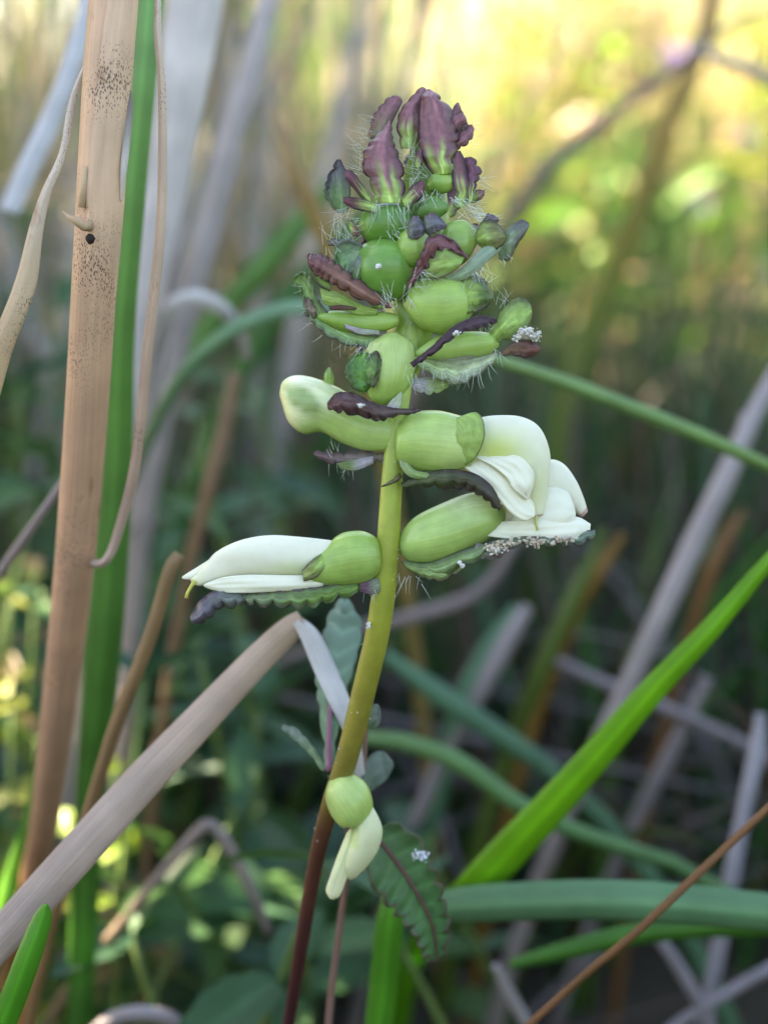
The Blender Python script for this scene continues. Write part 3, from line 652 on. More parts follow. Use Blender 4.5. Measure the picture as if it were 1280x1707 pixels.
def lobe(name, parent, A, B, d, ca, cb=None, ce=None, bulge=-8, teeth=0, td=4, sides='AB', w=None, mat=None, t0=.2, t1=.7, curl=0, thick=.22, nu=11, ripple=0, eg=.55, tilt=0, wv=1.6, one=False):
    """leaf-like sheet between two edges given in photograph pixels; d = depth in px along it"""
    A = np.array(A, float); B = np.array(B, float); cb = cb or ca
    fr = Fr(*A.mean(0), wbase(A[:, 1].mean()) if w is None else w)
    n = 12 + max(24, teeth * 9)
    a = cr(A, n); b = cr(B, n); dd = np.interp(np.linspace(0, 1, n), np.linspace(0, 1, len(np.atleast_1d(d))), np.atleast_1d(d))
    V = []; C = []; uv = []; ph = rng.uniform(0, 3)
    L = np.r_[0, np.cumsum(np.linalg.norm(np.diff((a + b) / 2, axis=0), axis=1))] / S / 1000
    for i in range(n):
        t = i / (n - 1); v = a[i] - b[i]; ln = np.linalg.norm(v) + 1e-6; v = v / ln
        tm = td * 1.35 * (1 + .35 * math.sin(7.3 * t * teeth + ph)) * (1 - abs(math.sin(math.pi * teeth * (t + .035 * math.sin(9 * t + ph)) + .3)) ** .6) * min(1, ln / 20) if teeth else 0
        pa = a[i] - v * (tm if 'A' in sides else 0); pb = b[i] + v * (tm if 'B' in sides else 0)
        for j in range(nu):
            u = j / (nu - 1) * 2 - 1; m = (u + 1) / 2; p = pb * (1 - m) + pa * m
            z = dd[i] + bulge * (1 - u * u) * min(1, ln / 40) + curl * abs(u) ** 3 + ripple * math.sin(teeth * 2 * math.pi * t + ph) * abs(u) ** 2
            z += 0 if one else 1.2 * math.cos(u * math.pi * 3) * min(1, ln / 40)
            z += tilt * u + wv * (math.sin(5 * t + ph * 3 + 2 * u) + .6 * math.sin(11 * t - 3 * u + ph)) * min(1, ln / 30)
            te = t + .10 * math.sin(9 * u + ph * 5) * (1 if ce is not None else 0) + .12 * (u * u - .2) * (1 if ce is not None else 0) + .05 * math.sin(23 * u + ph)
            cc_ = colf(te, max(u, 0) if one else u, ca, cb, ce, t0, t1, eg)
            if teeth and nu >= 9 and not one:
                vn = math.exp(-(((t * teeth - .55 * abs(u)) % 1 - .5) / .16) ** 2) * (1 - abs(u) ** 4)
                cc_ = cc_ * (1 + (.40 if mat is M_LEAF else .10) * vn); z += (1.2 if mat is M_LEAF else .5) * vn
            if mat is None and ce is not None and not one: cc_ = cc_ * (.9 + .45 * math.exp(-(u / .38) ** 2))
            if mat is None and not one: cc_ = cc_ * (1 + .22 * math.sin(17 * u + 3 * math.sin(6 * t + ph)) * (1 - abs(u) * .5)) * (1.25 if j == nu // 2 else 1)
            V.append(fr(p[0], p[1], z)); C.append(cc_); uv.append((m, L[i] * 2))
    o = mk(name, V, grid_faces(n, nu), mat or M_BRACT, parent, col=np.array(C), uv=uv, solid=thick / 1000)
    return o, fr, a, b, dd

def body(name, parent, A, B, k, d, ca, cb=None, w=None, mat=None, t0=.2, t1=.8, mouth=0, cfun=None, thick=.25, nT=36, nS=28, ridge=1, drop=0):
    """hollow rounded body between two edges (photograph pixels); k = depth / height of its section"""
    A = np.array(A, float); B = np.array(B, float); cb = cb or ca
    fr = Fr(*((A + B) / 2).mean(0), wbase(((A + B) / 2)[:, 1].mean()) if w is None else w)
    a = cr(A, nT); b = cr(B, nT); dd = np.interp(np.linspace(0, 1, nT), np.linspace(0, 1, len(np.atleast_1d(d))), np.atleast_1d(d))
    kk = np.interp(np.linspace(0, 1, nT), np.linspace(0, 1, len(np.atleast_1d(k))), np.atleast_1d(k))
    mid = (a + b) / 2; T = np.gradient(mid, axis=0); T /= np.linalg.norm(T, axis=1)[:, None] + 1e-9
    V = []; C = []; uv = []; ph = rng.uniform(0, 6); ridge = .35 if mat is M_PETAL else ridge
    for i in range(nT):
        t = i / (nT - 1); h = (a[i] - b[i]) / 2; r = np.linalg.norm(h)
        for j in range(nS):
            th = 2 * math.pi * j / nS
            f = 1 + ridge * (.022 * math.cos(5 * th + ph) + .022 * math.sin(3 * th + 6 * t + ph) + .014 * math.sin(9 * t + 2 * th + 2 * ph) + .010 * math.sin(14 * th + 3 * t))
            p = mid[i] + h * math.cos(th) * f + T[i] * mouth * max(0, t - .6) / .4 * (math.sin(th) ** 2)
            V.append(fr(p[0], p[1], dd[i] - r * kk[i] * math.sin(th) * f))
            C.append(cfun(p[0], p[1], t) if cfun else colf(t, 0, ca, cb, None, t0, t1)); uv.append((abs(1 - 2 * j / nS) * 2, t * .03))
    Fc = grid_faces(nT, nS, True)
    Fc.append(tuple(range(nS))[::-1])
    if np.linalg.norm(a[-1] - b[-1]) < 8: Fc.append(tuple((nT - 1) * nS + j for j in range(nS)))
    o = mk(name, V, Fc, mat or M_CALYX, parent, col=np.array(C), uv=uv, solid=thick / 1000)
    return o

def hair(lst, p, d, ln, r=.55):
    """p world, d direction, ln px"""
    d = nrm(d); b = nrm(rng.normal(0, .5, 3) + U_ * .8); L = ln / S / 1000
    t = np.linspace(0, 1, 5)[:, None]
    c = p - d * .00012 + d * L * t + b * L * .28 * t ** 2 - np.array([0, 0, 1]) * L * .06 * t ** 2
    lst.append(tube(c, np.linspace(r, .16, 5) / S / 1000, 3)[:2])

def hairs_line(lst, pts, d, n, ln, spread=.5, outward=None, w=None):
    """hairs springing from a pixel polyline"""
    q = cr(pts, 60); fr = Fr(*q.mean(0), wbase(q[:, 1].mean()) if w is None else w)
    for _ in range(n):
        i = rng.integers(0, 59); tg = q[min(i + 1, 59)] - q[max(i - 1, 0)]; nn = np.array([tg[1], -tg[0]]); nn /= np.linalg.norm(nn) + 1e-6
        if outward is not None: nn = np.array(outward, float) / np.linalg.norm(outward)
        p = fr(q[i][0] + rng.normal(0, 5), q[i][1] + rng.normal(0, 5), d + rng.normal(0, 8))
        dv = R_ * nn[0] - U_ * nn[1]; dv = nrm(dv + rng.normal(0, spread, 3))
        hair(lst, p, dv, ln * rng.uniform(.5, 1.2))

def flower(px, py): return empty('flower', P(px, py, wbase(py)), plant)

# --- upper right blossom
f = flower(664, 740)
body('calyx', f, [(660, 735), (663, 712), (690, 690), (730, 687), (770, 696), (799, 702)], [(660, 745), (664, 768), (685, 779), (720, 783), (752, 784), (776, 782)], .72, -14, CG, CGL, mouth=14, t0=.1, t1=.9)
lobe('calyx_lobe', f, [(762, 698), (792, 691), (805, 712), (803, 736), (791, 763), (777, 776)], [(745, 705), (750, 716), (755, 728), (757, 740), (754, 754), (750, 766)], [-26, -43, -50, -49, -42, -30], (.36, .53, .13), (.36, .50, .13), (.10, .12, .045), bulge=-2, teeth=2, td=1.5, sides='A', eg=.86, wv=.1, tilt=-5, one=True, nu=15)
def hood2(x, y, t):
    g = math.exp(-(((x - 822) / 48) ** 2 + ((y - 752) / 30) ** 2)) * .95; c = np.array(CRW) * (1 - g) + np.array((.70, .80, .20)) * g
    e = math.exp(-(((x - 893) / 22) ** 2 + ((y - 815) / 45) ** 2)) * .6; c = c * (1 - e) + np.array((.76, .80, .36)) * e
    return c if t < .965 else np.array((.66, .30, .32))
body('upper_lip', f, [(760, 712), (790, 700), (825, 694), (868, 697), (898, 716), (914, 758), (911, 805), (906, 846), (902, 858)], [(755, 768), (785, 778), (815, 782), (848, 786), (866, 796), (872, 812), (876, 834), (881, 852), (886, 862)], [.6, .6, .6, .55, .5, .5, .45], -14, CREAM, mat=M_PETAL, cfun=hood2, nT=56, thick=.2)
lobe('lower_lip', f, [(780, 745), (815, 765), (850, 795), (872, 820), (886, 838), (889, 856)], [(772, 780), (795, 798), (825, 828), (845, 852), (868, 867), (887, 861)], [-24, -32, -36, -37, -35, -31], CRW, CRW, (.88, .78, .56), bulge=-5, mat=M_PETAL, nu=15, tilt=7, eg=.9)
lobe('lower_lip', f, [(796, 754), (835, 758), (864, 764), (882, 782), (887, 800), (879, 830)], [(790, 764), (818, 778), (842, 798), (850, 814), (864, 826), (875, 833)], [-30, -39, -43, -44, -42, -36], CRW, CRW, None, bulge=-5, mat=M_PETAL, nu=15, tilt=5, wv=2)
lobe('lower_lip', f, [(760, 770), (815, 785), (860, 800), (886, 830)], [(760, 790), (815, 820), (850, 845), (880, 848)], [4, 8, 10, 4], CREAM, CRW, None, bulge=8, mat=M_PETAL)
V, Fc, _ = tube(np.array([P(891, 845, -1), P(894, 862, -1), P(893, 873, -1.1), P(896, 884, -1.2)]), np.array([3, 2.6, 2.4, 2.2]) / S / 1000, 8); mk('style', V, Fc, M_PETAL, f, col=np.array([.62, .66, .22]))
bh = []
b1 = lobe('bract', plant, [(668, 806), (700, 793), (740, 784), (785, 790), (816, 812), (833, 846)], [(672, 815), (702, 812), (738, 816), (775, 818), (806, 834), (826, 854)], [-22, -34, -44, -50, -50, -44], (.06, .085, .03), (.06, .05, .035), PURD, bulge=-12, teeth=9, td=5, sides='B', ripple=3)
V, Fc, _ = tube(np.array([P(x, y, w) for x, y, w in [(668, 792, -1.3), (660, 800, -1.6), (648, 806, -1.8), (636, 811, -1.9)]]), np.array([5, 4, 3, 1.5]) / S / 1000, 7); mk('bract_tail', V, Fc, M_BRACT, plant, col=np.array([.13, .12, .05]))
lobe('bract', plant, [(666, 755), (668, 780), (690, 798), (740, 798)], [(680, 770), (690, 784), (720, 790), (760, 792)], [-24, -34, -36, -34], (.36, .45, .20), (.26, .38, .12), None, bulge=-6)

# --- lower right blossom
f = flower(668, 912)
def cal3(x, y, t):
    g = math.exp(-(((x - 775) / 55) ** 2 + ((y - 832) / 24) ** 2)) * .85; e = math.exp(-(((x - 838) / 16) ** 2 + ((y - 862) / 22) ** 2)) * .85  # g paints the white highlight on the calyx top into its colour
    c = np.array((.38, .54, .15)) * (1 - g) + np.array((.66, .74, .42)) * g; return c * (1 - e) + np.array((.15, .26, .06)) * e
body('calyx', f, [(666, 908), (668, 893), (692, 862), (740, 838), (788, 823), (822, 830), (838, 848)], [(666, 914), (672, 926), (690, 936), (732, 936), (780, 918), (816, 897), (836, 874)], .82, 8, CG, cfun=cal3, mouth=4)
body('upper_lip', f, [(828, 845), (875, 800), (912, 768), (940, 772), (962, 800), (975, 830), (982, 853)], [(830, 885), (872, 872), (912, 845), (936, 838), (950, 842), (962, 852), (974, 862)], .62, 26, CREAM, CRW, mat=M_PETAL, cfun=lambda x, y, t: np.array(CRW) if t < .95 else np.array((.70, .42, .40)), nT=44, thick=.2)
lobe('lower_lip', f, [(852, 868), (885, 828), (915, 812), (945, 820), (957, 842)], [(856, 890), (890, 888), (918, 886), (945, 880), (958, 862)], [-4, -8, -10, -8, 0], CRW, None, None, bulge=-6, mat=M_PETAL, nu=13, tilt=8)
lobe('lower_lip', f, [(800, 872), (862, 868), (920, 862), (960, 862), (984, 874)], [(800, 892), (862, 900), (920, 904), (958, 900), (982, 884)], [-2, -16, -20, -14, -2], CRW, None, None, bulge=-5, mat=M_PETAL, tilt=5)
lobe('bract', plant, [(670, 935), (715, 938), (780, 914), (850, 896), (920, 893), (960, 884), (990, 884)], [(680, 945), (720, 965), (785, 940), (850, 914), (920, 912), (965, 910), (990, 895)], [-6, -12, -26, -30, -26, -16, -8], (.16, .24, .08), (.16, .22, .17), (.16, .10, .10), bulge=-8, teeth=11, td=7, sides='B', ripple=3)
lobe('bract', plant, [(672, 938), (700, 945), (740, 940), (790, 925)], [(680, 948), (705, 962), (735, 968), (770, 950)], [-14, -18, -20, -16], (.22, .32, .10), (.24, .34, .12), (.2, .1, .12), bulge=-6, teeth=5, td=5, sides='B')
lobe('bract', plant, [(790, 905), (815, 905), (840, 905)], [(792, 930), (818, 934), (842, 922)], [-24, -28, -24], (.22, .22, .18), (.2, .16, .16), (.2, .12, .14), bulge=-6, teeth=3, td=4)

# --- left blossom, lower
f = flower(634, 930)
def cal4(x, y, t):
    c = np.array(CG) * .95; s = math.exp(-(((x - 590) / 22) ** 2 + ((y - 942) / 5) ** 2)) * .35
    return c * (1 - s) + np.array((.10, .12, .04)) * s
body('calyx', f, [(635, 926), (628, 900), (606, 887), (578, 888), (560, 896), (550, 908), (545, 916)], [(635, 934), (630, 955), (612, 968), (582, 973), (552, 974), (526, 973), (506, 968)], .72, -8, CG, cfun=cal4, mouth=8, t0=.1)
lobe('calyx_lobe', f, [(536, 922), (520, 934), (506, 950)], [(545, 940), (530, 960), (508, 968)], [-32, -36, -30], CG, (.26, .30, .10), (.12, .06, .07), bulge=-4, t0=0, t1=.8)
def hood4(x, y, t):
    g = math.exp(-(((x - 500) / 60) ** 2 + ((y - 948) / 12) ** 2)) * .75; c = np.array(CRW) * (1 - g) + np.array((.66, .74, .36)) * g
    s = math.exp(-(((x - 395) / 40) ** 2 + ((y - 932) / 12) ** 2)) * .22; c = c * (1 - s) + np.array((.55, .42, .24)) * s
    e = max(0, (t - .75) / .25) * .6; c = c * (1 - e) + np.array((.78, .78, .42)) * e
    return c if t < .985 else np.array((.5, .24, .24))
body('upper_lip', f, [(575, 905), (530, 899), (490, 895), (455, 893), (420, 897), (390, 906), (362, 921), (345, 940), (330, 958), (319, 966)], [(570, 950), (520, 958), (480, 961), (445, 961), (415, 960), (390, 962), (368, 967), (350, 971), (336, 975), (323, 972)], [.55, .6, .65, .6, .5, .45, .4], -12, CREAM, mat=M_PETAL, cfun=hood4, nT=56, thick=.2)
lobe('lower_lip', f, [(372, 918), (348, 934), (322, 950), (303, 962)], [(372, 945), (348, 960), (325, 966), (305, 965)], [8, 4, 2, 2], CRW, None, None, bulge=-8, mat=M_PETAL)
lobe('lower_lip', f, [(540, 958), (480, 958), (420, 957), (380, 960), (355, 968), (343, 974)], [(540, 979), (480, 983), (420, 986), (385, 986), (360, 982), (345, 977)], [-22, -34, -38, -36, -32, -28], CRW, None, None, bulge=-8, mat=M_PETAL)
lobe('lower_lip', f, [(540, 965), (470, 968), (430, 972), (400, 978)], [(540, 984), (470, 988), (430, 986), (402, 983)], [-10, -12, -12, -10], CREAM, None, None, bulge=8, mat=M_PETAL)
V, Fc, _ = tube(np.array([P(x, y, w) for x, y, w in [(325, 968, -.9), (319, 977, -1), (313, 987, -1), (310, 997, -1)]]), np.array([4, 3, 2.6, 3.2]) / S / 1000, 8); mk('style', V, Fc, M_PETAL, f, col=np.array([.62, .62, .14]))
lobe('bract', plant, [(625, 968), (575, 972), (520, 978), (465, 983), (420, 986), (405, 990)], [(628, 985), (580, 996), (520, 1013), (465, 1012), (425, 1010), (408, 1002)], [-4, -24, -34, -38, -38, -36], (.15, .27, .06), (.15, .20, .10), (.12, .06, .09), bulge=-6, teeth=9, td=10, sides='B', ripple=4, eg=.5)
lobe('bract', plant, [(412, 988), (385, 982), (360, 984), (338, 1000), (322, 1026)], [(408, 1006), (392, 1012), (372, 1012), (350, 1032), (326, 1039)], [-36, -40, -42, -40, -36], (.15, .17, .15), (.12, .11, .14), (.10, .05, .07), bulge=-12, teeth=5, td=5, sides='B', ripple=3)
lobe('bract', plant, [(632, 962), (615, 966), (600, 972)], [(634, 985), (618, 990), (600, 985)], [-18, -20, -18], (.26, .30, .2), (.16, .08, .12), None, bulge=-4)

# --- left bud, upper
f = flower(655, 722)
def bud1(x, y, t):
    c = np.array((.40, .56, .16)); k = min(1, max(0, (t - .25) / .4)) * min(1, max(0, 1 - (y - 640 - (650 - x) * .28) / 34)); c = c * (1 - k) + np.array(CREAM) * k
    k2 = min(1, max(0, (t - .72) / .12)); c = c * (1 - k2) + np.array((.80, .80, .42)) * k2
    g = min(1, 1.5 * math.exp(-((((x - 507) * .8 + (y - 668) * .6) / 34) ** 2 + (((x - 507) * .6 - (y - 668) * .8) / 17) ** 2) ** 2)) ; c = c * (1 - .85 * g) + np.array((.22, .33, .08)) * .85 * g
    return c
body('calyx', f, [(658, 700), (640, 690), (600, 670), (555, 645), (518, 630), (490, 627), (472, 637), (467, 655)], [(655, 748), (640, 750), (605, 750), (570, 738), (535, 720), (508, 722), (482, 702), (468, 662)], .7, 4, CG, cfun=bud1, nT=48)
lobe('calyx_lobe', f, [(540, 642), (541, 622), (547, 612)], [(556, 645), (556, 625), (550, 612)], [4, 2, 0], CG, (.3, .42, .14), None, bulge=-3)
lobe('bract', plant, [(648, 756), (610, 748), (570, 752), (540, 748), (520, 752)], [(648, 768), (612, 778), (575, 775), (545, 772), (524, 760)], [18, 22, 26, 26, 24], (.24, .20, .18), (.16, .10, .11), (.14, .07, .09), bulge=-8, teeth=6, td=7, sides='AB')
lobe('bract', plant, [(622, 760), (590, 765), (562, 772)], [(622, 772), (592, 784), (566, 780)], [10, 10, 12], (.50, .44, .52), (.2, .28, .1), None, bulge=-4)

# --- low front blossom
f = flower(556, 1320)
body('calyx', f, [(556, 1296), (572, 1287), (594, 1290), (612, 1306), (620, 1330), (620, 1352)], [(550, 1300), (545, 1322), (552, 1346), (564, 1366), (576, 1376), (592, 1374)], .85, -26, CGL, (.38, .52, .14))
lobe('calyx_lobe', f, [(586, 1340), (580, 1358), (574, 1376)], [(594, 1345), (588, 1364), (576, 1382)], [-62, -60, -52], (.25, .2, .1), (.14, .08, .07), None, bulge=-3)
body('upper_lip', f, [(601, 1308), (622, 1336), (636, 1370), (629, 1405), (612, 1432), (596, 1450), (588, 1455)], [(594, 1312), (594, 1350), (588, 1388), (580, 1412), (576, 1434), (580, 1450), (584, 1456)], .7, [-62, -62, -56, -48, -42], CREAM, CRW, mat=M_PETAL, cfun=lambda x, y, t: np.array((.80, .81, .50)) if x > 600 or y > 1400 else np.array((.68, .76, .36)), thick=.2)
lobe('lower_lip', f, [(606, 1356), (594, 1402), (582, 1440), (569, 1476), (560, 1485)], [(586, 1362), (568, 1405), (553, 1445), (546, 1470), (552, 1485)], [-60, -68, -66, -58, -54], (.76, .80, .44), CREAM, None, bulge=-12, mat=M_PETAL)
# leaf beside it, with purple midrib
lf, fr, a, b, dd = lobe('leaf', plant, [(622, 1378), (668, 1372), (708, 1406), (730, 1455), (746, 1510), (751, 1560), (744, 1600), (729, 1619)], [(602, 1400), (603, 1442), (630, 1494), (660, 1530), (688, 1562), (702, 1597), (714, 1614), (724, 1620)], [0, -6, 0, 12, 30, 55], (.12, .24, .11), (.09, .22, .08), (.14, .10, .07), bulge=14, teeth=11, td=9, sides='AB', ripple=4, mat=M_LEAF, nu=15, eg=.8, t0=0, t1=.5)
mid = (a + b) / 2; V, Fc, _ = tube(np.array([fr(mid[i][0], mid[i][1], dd[i] + 14 * min(1, np.linalg.norm(a[i] - b[i]) / 40) - 3) for i in range(0, len(mid), 4)]), np.linspace(4, 1.2, len(range(0, len(mid), 4))) / S / 1000, 7); mk('midrib', V, Fc, M_STEM, lf, col=np.array([.16, .05, .06]))
lf2, fr, a, b, dd = lobe('leaf', plant, [(540, 1290), (528, 1200), (520, 1130), (538, 1045), (562, 1006)], [(556, 1290), (566, 1200), (590, 1120), (602, 1055), (578, 1006)], [40, 95, 130, 150, 150], (.17, .28, .16), (.22, .34, .28), None, bulge=-10, teeth=8, td=4, mat=M_LEAF, w=8)
mid = (a + b) / 2; V, Fc, _ = tube(np.array([fr(mid[i][0], mid[i][1], dd[i] - 16) for i in range(0, 40, 3)]), np.linspace(7, 2, 14) / S / 1000, 7); mk('midrib', V, Fc, M_STEM, lf2, col=np.array([.22, .09, .14]))
lobe('leaf', plant, [(544, 1288), (520, 1252), (490, 1222), (466, 1216)], [(536, 1292), (510, 1262), (484, 1240), (466, 1224)], [30, 50, 60, 60], (.16, .24, .12), (.22, .28, .22), None, bulge=-4, teeth=5, td=3, mat=M_LEAF, w=9)
lobe('leaf', plant, [(600, 1320), (612, 1280), (635, 1268), (655, 1285)], [(606, 1335), (625, 1330), (645, 1315), (656, 1292)], [50, 90, 100, 90], (.14, .2, .14), (.20, .26, .22), None, bulge=-4, mat=M_LEAF, w=12)
lobe('leaf', plant, [(604, 1215), (612, 1185), (628, 1180), (634, 1195)], [(608, 1220), (622, 1222), (632, 1212), (634, 1200)], [30, 40, 44, 40], (.12, .2, .1), (.2, .24, .2), None, bulge=-4, mat=M_LEAF, w=7)

# --- the spike: calyxes of unopened buds
def bud(A, B, k, d, ca, cb=None, **kw):
    b_ = empty('bud', P(*np.array(A).mean(0), wbase(np.array(A)[:, 1].mean())), plant)
    body('calyx', b_, A, B, k, d, ca, cb, **kw); return b_
core = body('spike_core', plant, [(655, 640), (648, 560), (640, 480), (645, 400), (665, 330), (680, 270), (690, 225)], [(690, 640), (720, 560), (745, 480), (750, 400), (745, 330), (735, 270), (715, 225)], .9, [0, 8, 20, 24, 24, 20, 12], (.30, .45, .10), (.16, .28, .06))
c4 = bud([(642, 560), (616, 578), (612, 610), (611, 640), (618, 664), (634, 674)], [(660, 558), (684, 574), (691, 606), (684, 640), (664, 664), (645, 674)], .75, -22, CGL, CG)
lobe('calyx_lobe', c4, [(607, 588), (584, 602), (576, 626), (588, 650), (604, 657)], [(610, 590), (626, 602), (630, 622), (620, 645), (610, 657)], [-34, -52, -56, -52, -40], (.10, .24, .04), (.08, .22, .04), (.10, .13, .04), bulge=6, teeth=7, td=4, sides='A')
lobe('calyx_lobe', c4, [(612, 600), (628, 590), (636, 605)], [(612, 645), (624, 650), (634, 625)], [-52, -56, -50], (.12, .22, .05), (.10, .14, .05), PURD, bulge=-2, teeth=4, td=3, sides='B')
c2 = bud([(674, 512), (688, 482), (722, 466), (758, 468), (784, 484)], [(676, 520), (698, 548), (735, 560), (766, 550), (788, 522)], .8, -42, CG, (.34, .50, .11))
lobe('calyx_lobe', c2, [(764, 474), (786, 467), (806, 478), (818, 500)], [(764, 526), (784, 532), (804, 522), (817, 506)], [-60, -66, -62, -50], (.28, .42, .09), (.09, .15, .045), (.12, .08, .08), bulge=-6, teeth=6, td=3, t0=.25, t1=.6)
c1 = bud([(597, 452), (604, 420), (634, 406), (668, 414), (688, 440)], [(599, 468), (612, 496), (644, 506), (672, 496), (689, 468)], .85, -40, (.13, .29, .05), (.15, .32, .055))
lobe('calyx_lobe', c1, [(558, 442), (560, 416), (580, 407), (604, 418)], [(574, 462), (586, 466), (600, 456), (606, 432)], [-42, -50, -56, -56], (.12, .25, .09), (.16, .25, .14), (.18, .20, .18), bulge=5, teeth=6, td=3)
lobe('calyx_lobe', c1, [(588, 472), (594, 446), (613, 426)], [(600, 479), (609, 456), (616, 432)], [-60, -66, -68], (.14, .24, .10), (.20, .23, .24), (.2, .2, .22), bulge=-5, teeth=3, td=2)
c3 = bud([(528, 528), (560, 522), (600, 525), (640, 524), (664, 530)], [(530, 534), (565, 552), (600, 557), (640, 553), (664, 544)], .9, -26, (.24, .40, .07), CG)
c5 = bud([(690, 590), (730, 566), (780, 558), (815, 560), (828, 572)], [(694, 598), (738, 602), (780, 600), (815, 592), (828, 580)], .9, -28, (.36, .52, .13), CG)
lobe('calyx_lobe', c5, [(812, 556), (834, 520), (854, 503), (874, 506), (881, 520)], [(824, 576), (845, 570), (866, 562), (878, 545), (882, 528)], [-36, -46, -50, -46, -40], (.30, .44, .11), (.22, .34, .08), (.14, .12, .08), bulge=-6, teeth=6, td=3, t0=.2, t1=.8)
c6 = bud([(598, 384), (612, 354), (643, 344), (674, 350), (690, 376)], [(602, 394), (618, 410), (644, 416), (672, 410), (690, 392)], .85, -34, (.12, .27, .045), (.10, .24, .04))
c7 = bud([(688, 362), (700, 345), (720, 337), (744, 350)], [(690, 368), (704, 376), (722, 375), (743, 362)], .9, -52, (.09, .19, .045), (.12, .25, .05))
c8 = bud([(712, 316), (720, 300), (740, 297), (757, 305)], [(715, 324), (730, 330), (746, 327), (757, 315)], .9, -46, (.20, .36, .07), (.3, .44, .1))
c9 = bud([(660, 425), (668, 400), (690, 392), (712, 405)], [(662, 440), (675, 452), (695, 450), (712, 430)], .9, -58, (.26, .42, .09), CG)
c10 = bud([(735, 400), (745, 380), (770, 375), (790, 390)], [(738, 430), (752, 445), (775, 440), (792, 412)], .9, -40, (.22, .38, .08), (.28, .42, .1))

GB = (.36, .52, .13)
def br(A, B, d, ca=GB, cb=PUR, ce=PURD, **kw):
    kw.setdefault('eg', .72); return lobe('bract', plant, A, B, d, ca, cb, ce, **kw)
# top bracts
br([(622, 354), (620, 330), (606, 300), (606, 270), (620, 246), (638, 224), (647, 212)], [(680, 354), (674, 330), (673, 300), (664, 270), (656, 250), (653, 230), (651, 212)], [-70, -74, -70, -62, -54, -46, -40], teeth=7, td=5, bulge=-14, t0=.06, t1=.32, ripple=2)
br([(616, 338), (601, 318), (588, 301), (577, 300)], [(620, 358), (603, 342), (586, 324), (577, 312)], [-68, -72, -76, -76], bulge=-5, t0=0, t1=.5, cb=(.16, .055, .07))
br([(628, 350), (603, 345), (586, 343), (574, 344)], [(628, 368), (603, 364), (586, 360), (575, 353)], [-66, -72, -76, -76], bulge=-4, t0=0, t1=.6, cb=(.15, .05, .06))
br([(668, 346), (682, 328), (694, 319), (703, 316)], [(676, 362), (692, 352), (703, 341), (706, 326)], [-70, -76, -80, -80], bulge=-4, t0=0, t1=.5, cb=(.16, .06, .08))
br([(722, 306), (704, 278), (696, 246), (696, 212), (699, 178), (711, 157)], [(752, 302), (757, 272), (763, 242), (757, 212), (744, 182), (717, 157)], [-58, -60, -54, -46, -38, -30], teeth=6, td=6, sides='B', bulge=-14, t0=.06, t1=.30, ripple=2)
br([(748, 248), (760, 236), (775, 222), (783, 216)], [(752, 262), (768, 258), (782, 246), (788, 228)], [-44, -48, -48, -44], bulge=-5, t0=0, t1=.3, teeth=3, td=3)
br([(745, 225), (752, 205), (765, 198), (772, 204)], [(752, 235), (765, 228), (774, 218), (774, 208)], [-46, -50, -50, -46], bulge=-5, t0=0, t1=.2, teeth=2, td=2)
br([(668, 254), (661, 218), (667, 190), (688, 162), (701, 149)], [(692, 254), (699, 218), (699, 185), (708, 165), (709, 150)], [-26, -26, -22, -18, -14], teeth=6, td=3, sides='A', bulge=-10, t0=.05, t1=.35)
br([(616, 250), (614, 222), (624, 192), (644, 166), (658, 160)], [(645, 245), (652, 212), (663, 188), (670, 172), (668, 163)], [-14, -14, -10, -6, -4], teeth=7, td=5, sides='A', bulge=-8, ca=(.16, .16, .06), t0=.0, t1=.6)
br([(762, 230), (752, 198), (756, 178), (762, 170)], [(778, 230), (780, 208), (772, 188), (765, 171)], [-6, -4, 0, 2], teeth=5, td=3, sides='B', bulge=-5, ca=(.14, .13, .06), t0=0, t1=.5)
br([(756, 358), (753, 322), (748, 288), (750, 270), (760, 262)], [(776, 352), (778, 322), (772, 292), (770, 275), (764, 262)], [-56, -62, -60, -54, -48], teeth=5, td=3, sides='A', bulge=6, t0=.1, t1=.35)
br([(776, 352), (776, 322), (770, 292), (770, 272)], [(786, 345), (792, 318), (800, 295), (788, 270)], [-60, -58, -46, -40], teeth=5, td=6, sides='B', bulge=-4, t0=.1, t1=.3, cb=(.15, .055, .08))
br([(562, 358), (543, 334), (542, 312), (548, 292), (562, 267)], [(580, 356), (584, 326), (582, 305), (576, 286), (567, 267)], [-26, -22, -16, -12, -8], teeth=6, td=4, sides='A', bulge=8, ca=(.16, .25, .08), cb=(.12, .10, .12), t0=.1, t1=.9)
br([(546, 405), (560, 401), (572, 408)], [(548, 412), (562, 413), (572, 412)], [-20, -24, -22], bulge=-3, ca=(.2, .2, .16), cb=(.16, .14, .18))
br([(582, 380), (589, 378), (598, 396)], [(586, 394), (592, 402), (599, 403)], [-46, -50, -50], bulge=-3)
br([(780, 336), (790, 325), (805, 325)], [(783, 346), (796, 343), (804, 333)], [-40, -44, -42], bulge=-3, teeth=2, td=2)
br([(690, 285), (692, 268), (699, 262)], [(698, 298), (702, 285), (702, 265)], [-60, -64, -62], bulge=-3, cb=(.18, .07, .09), t0=0, t1=.5)
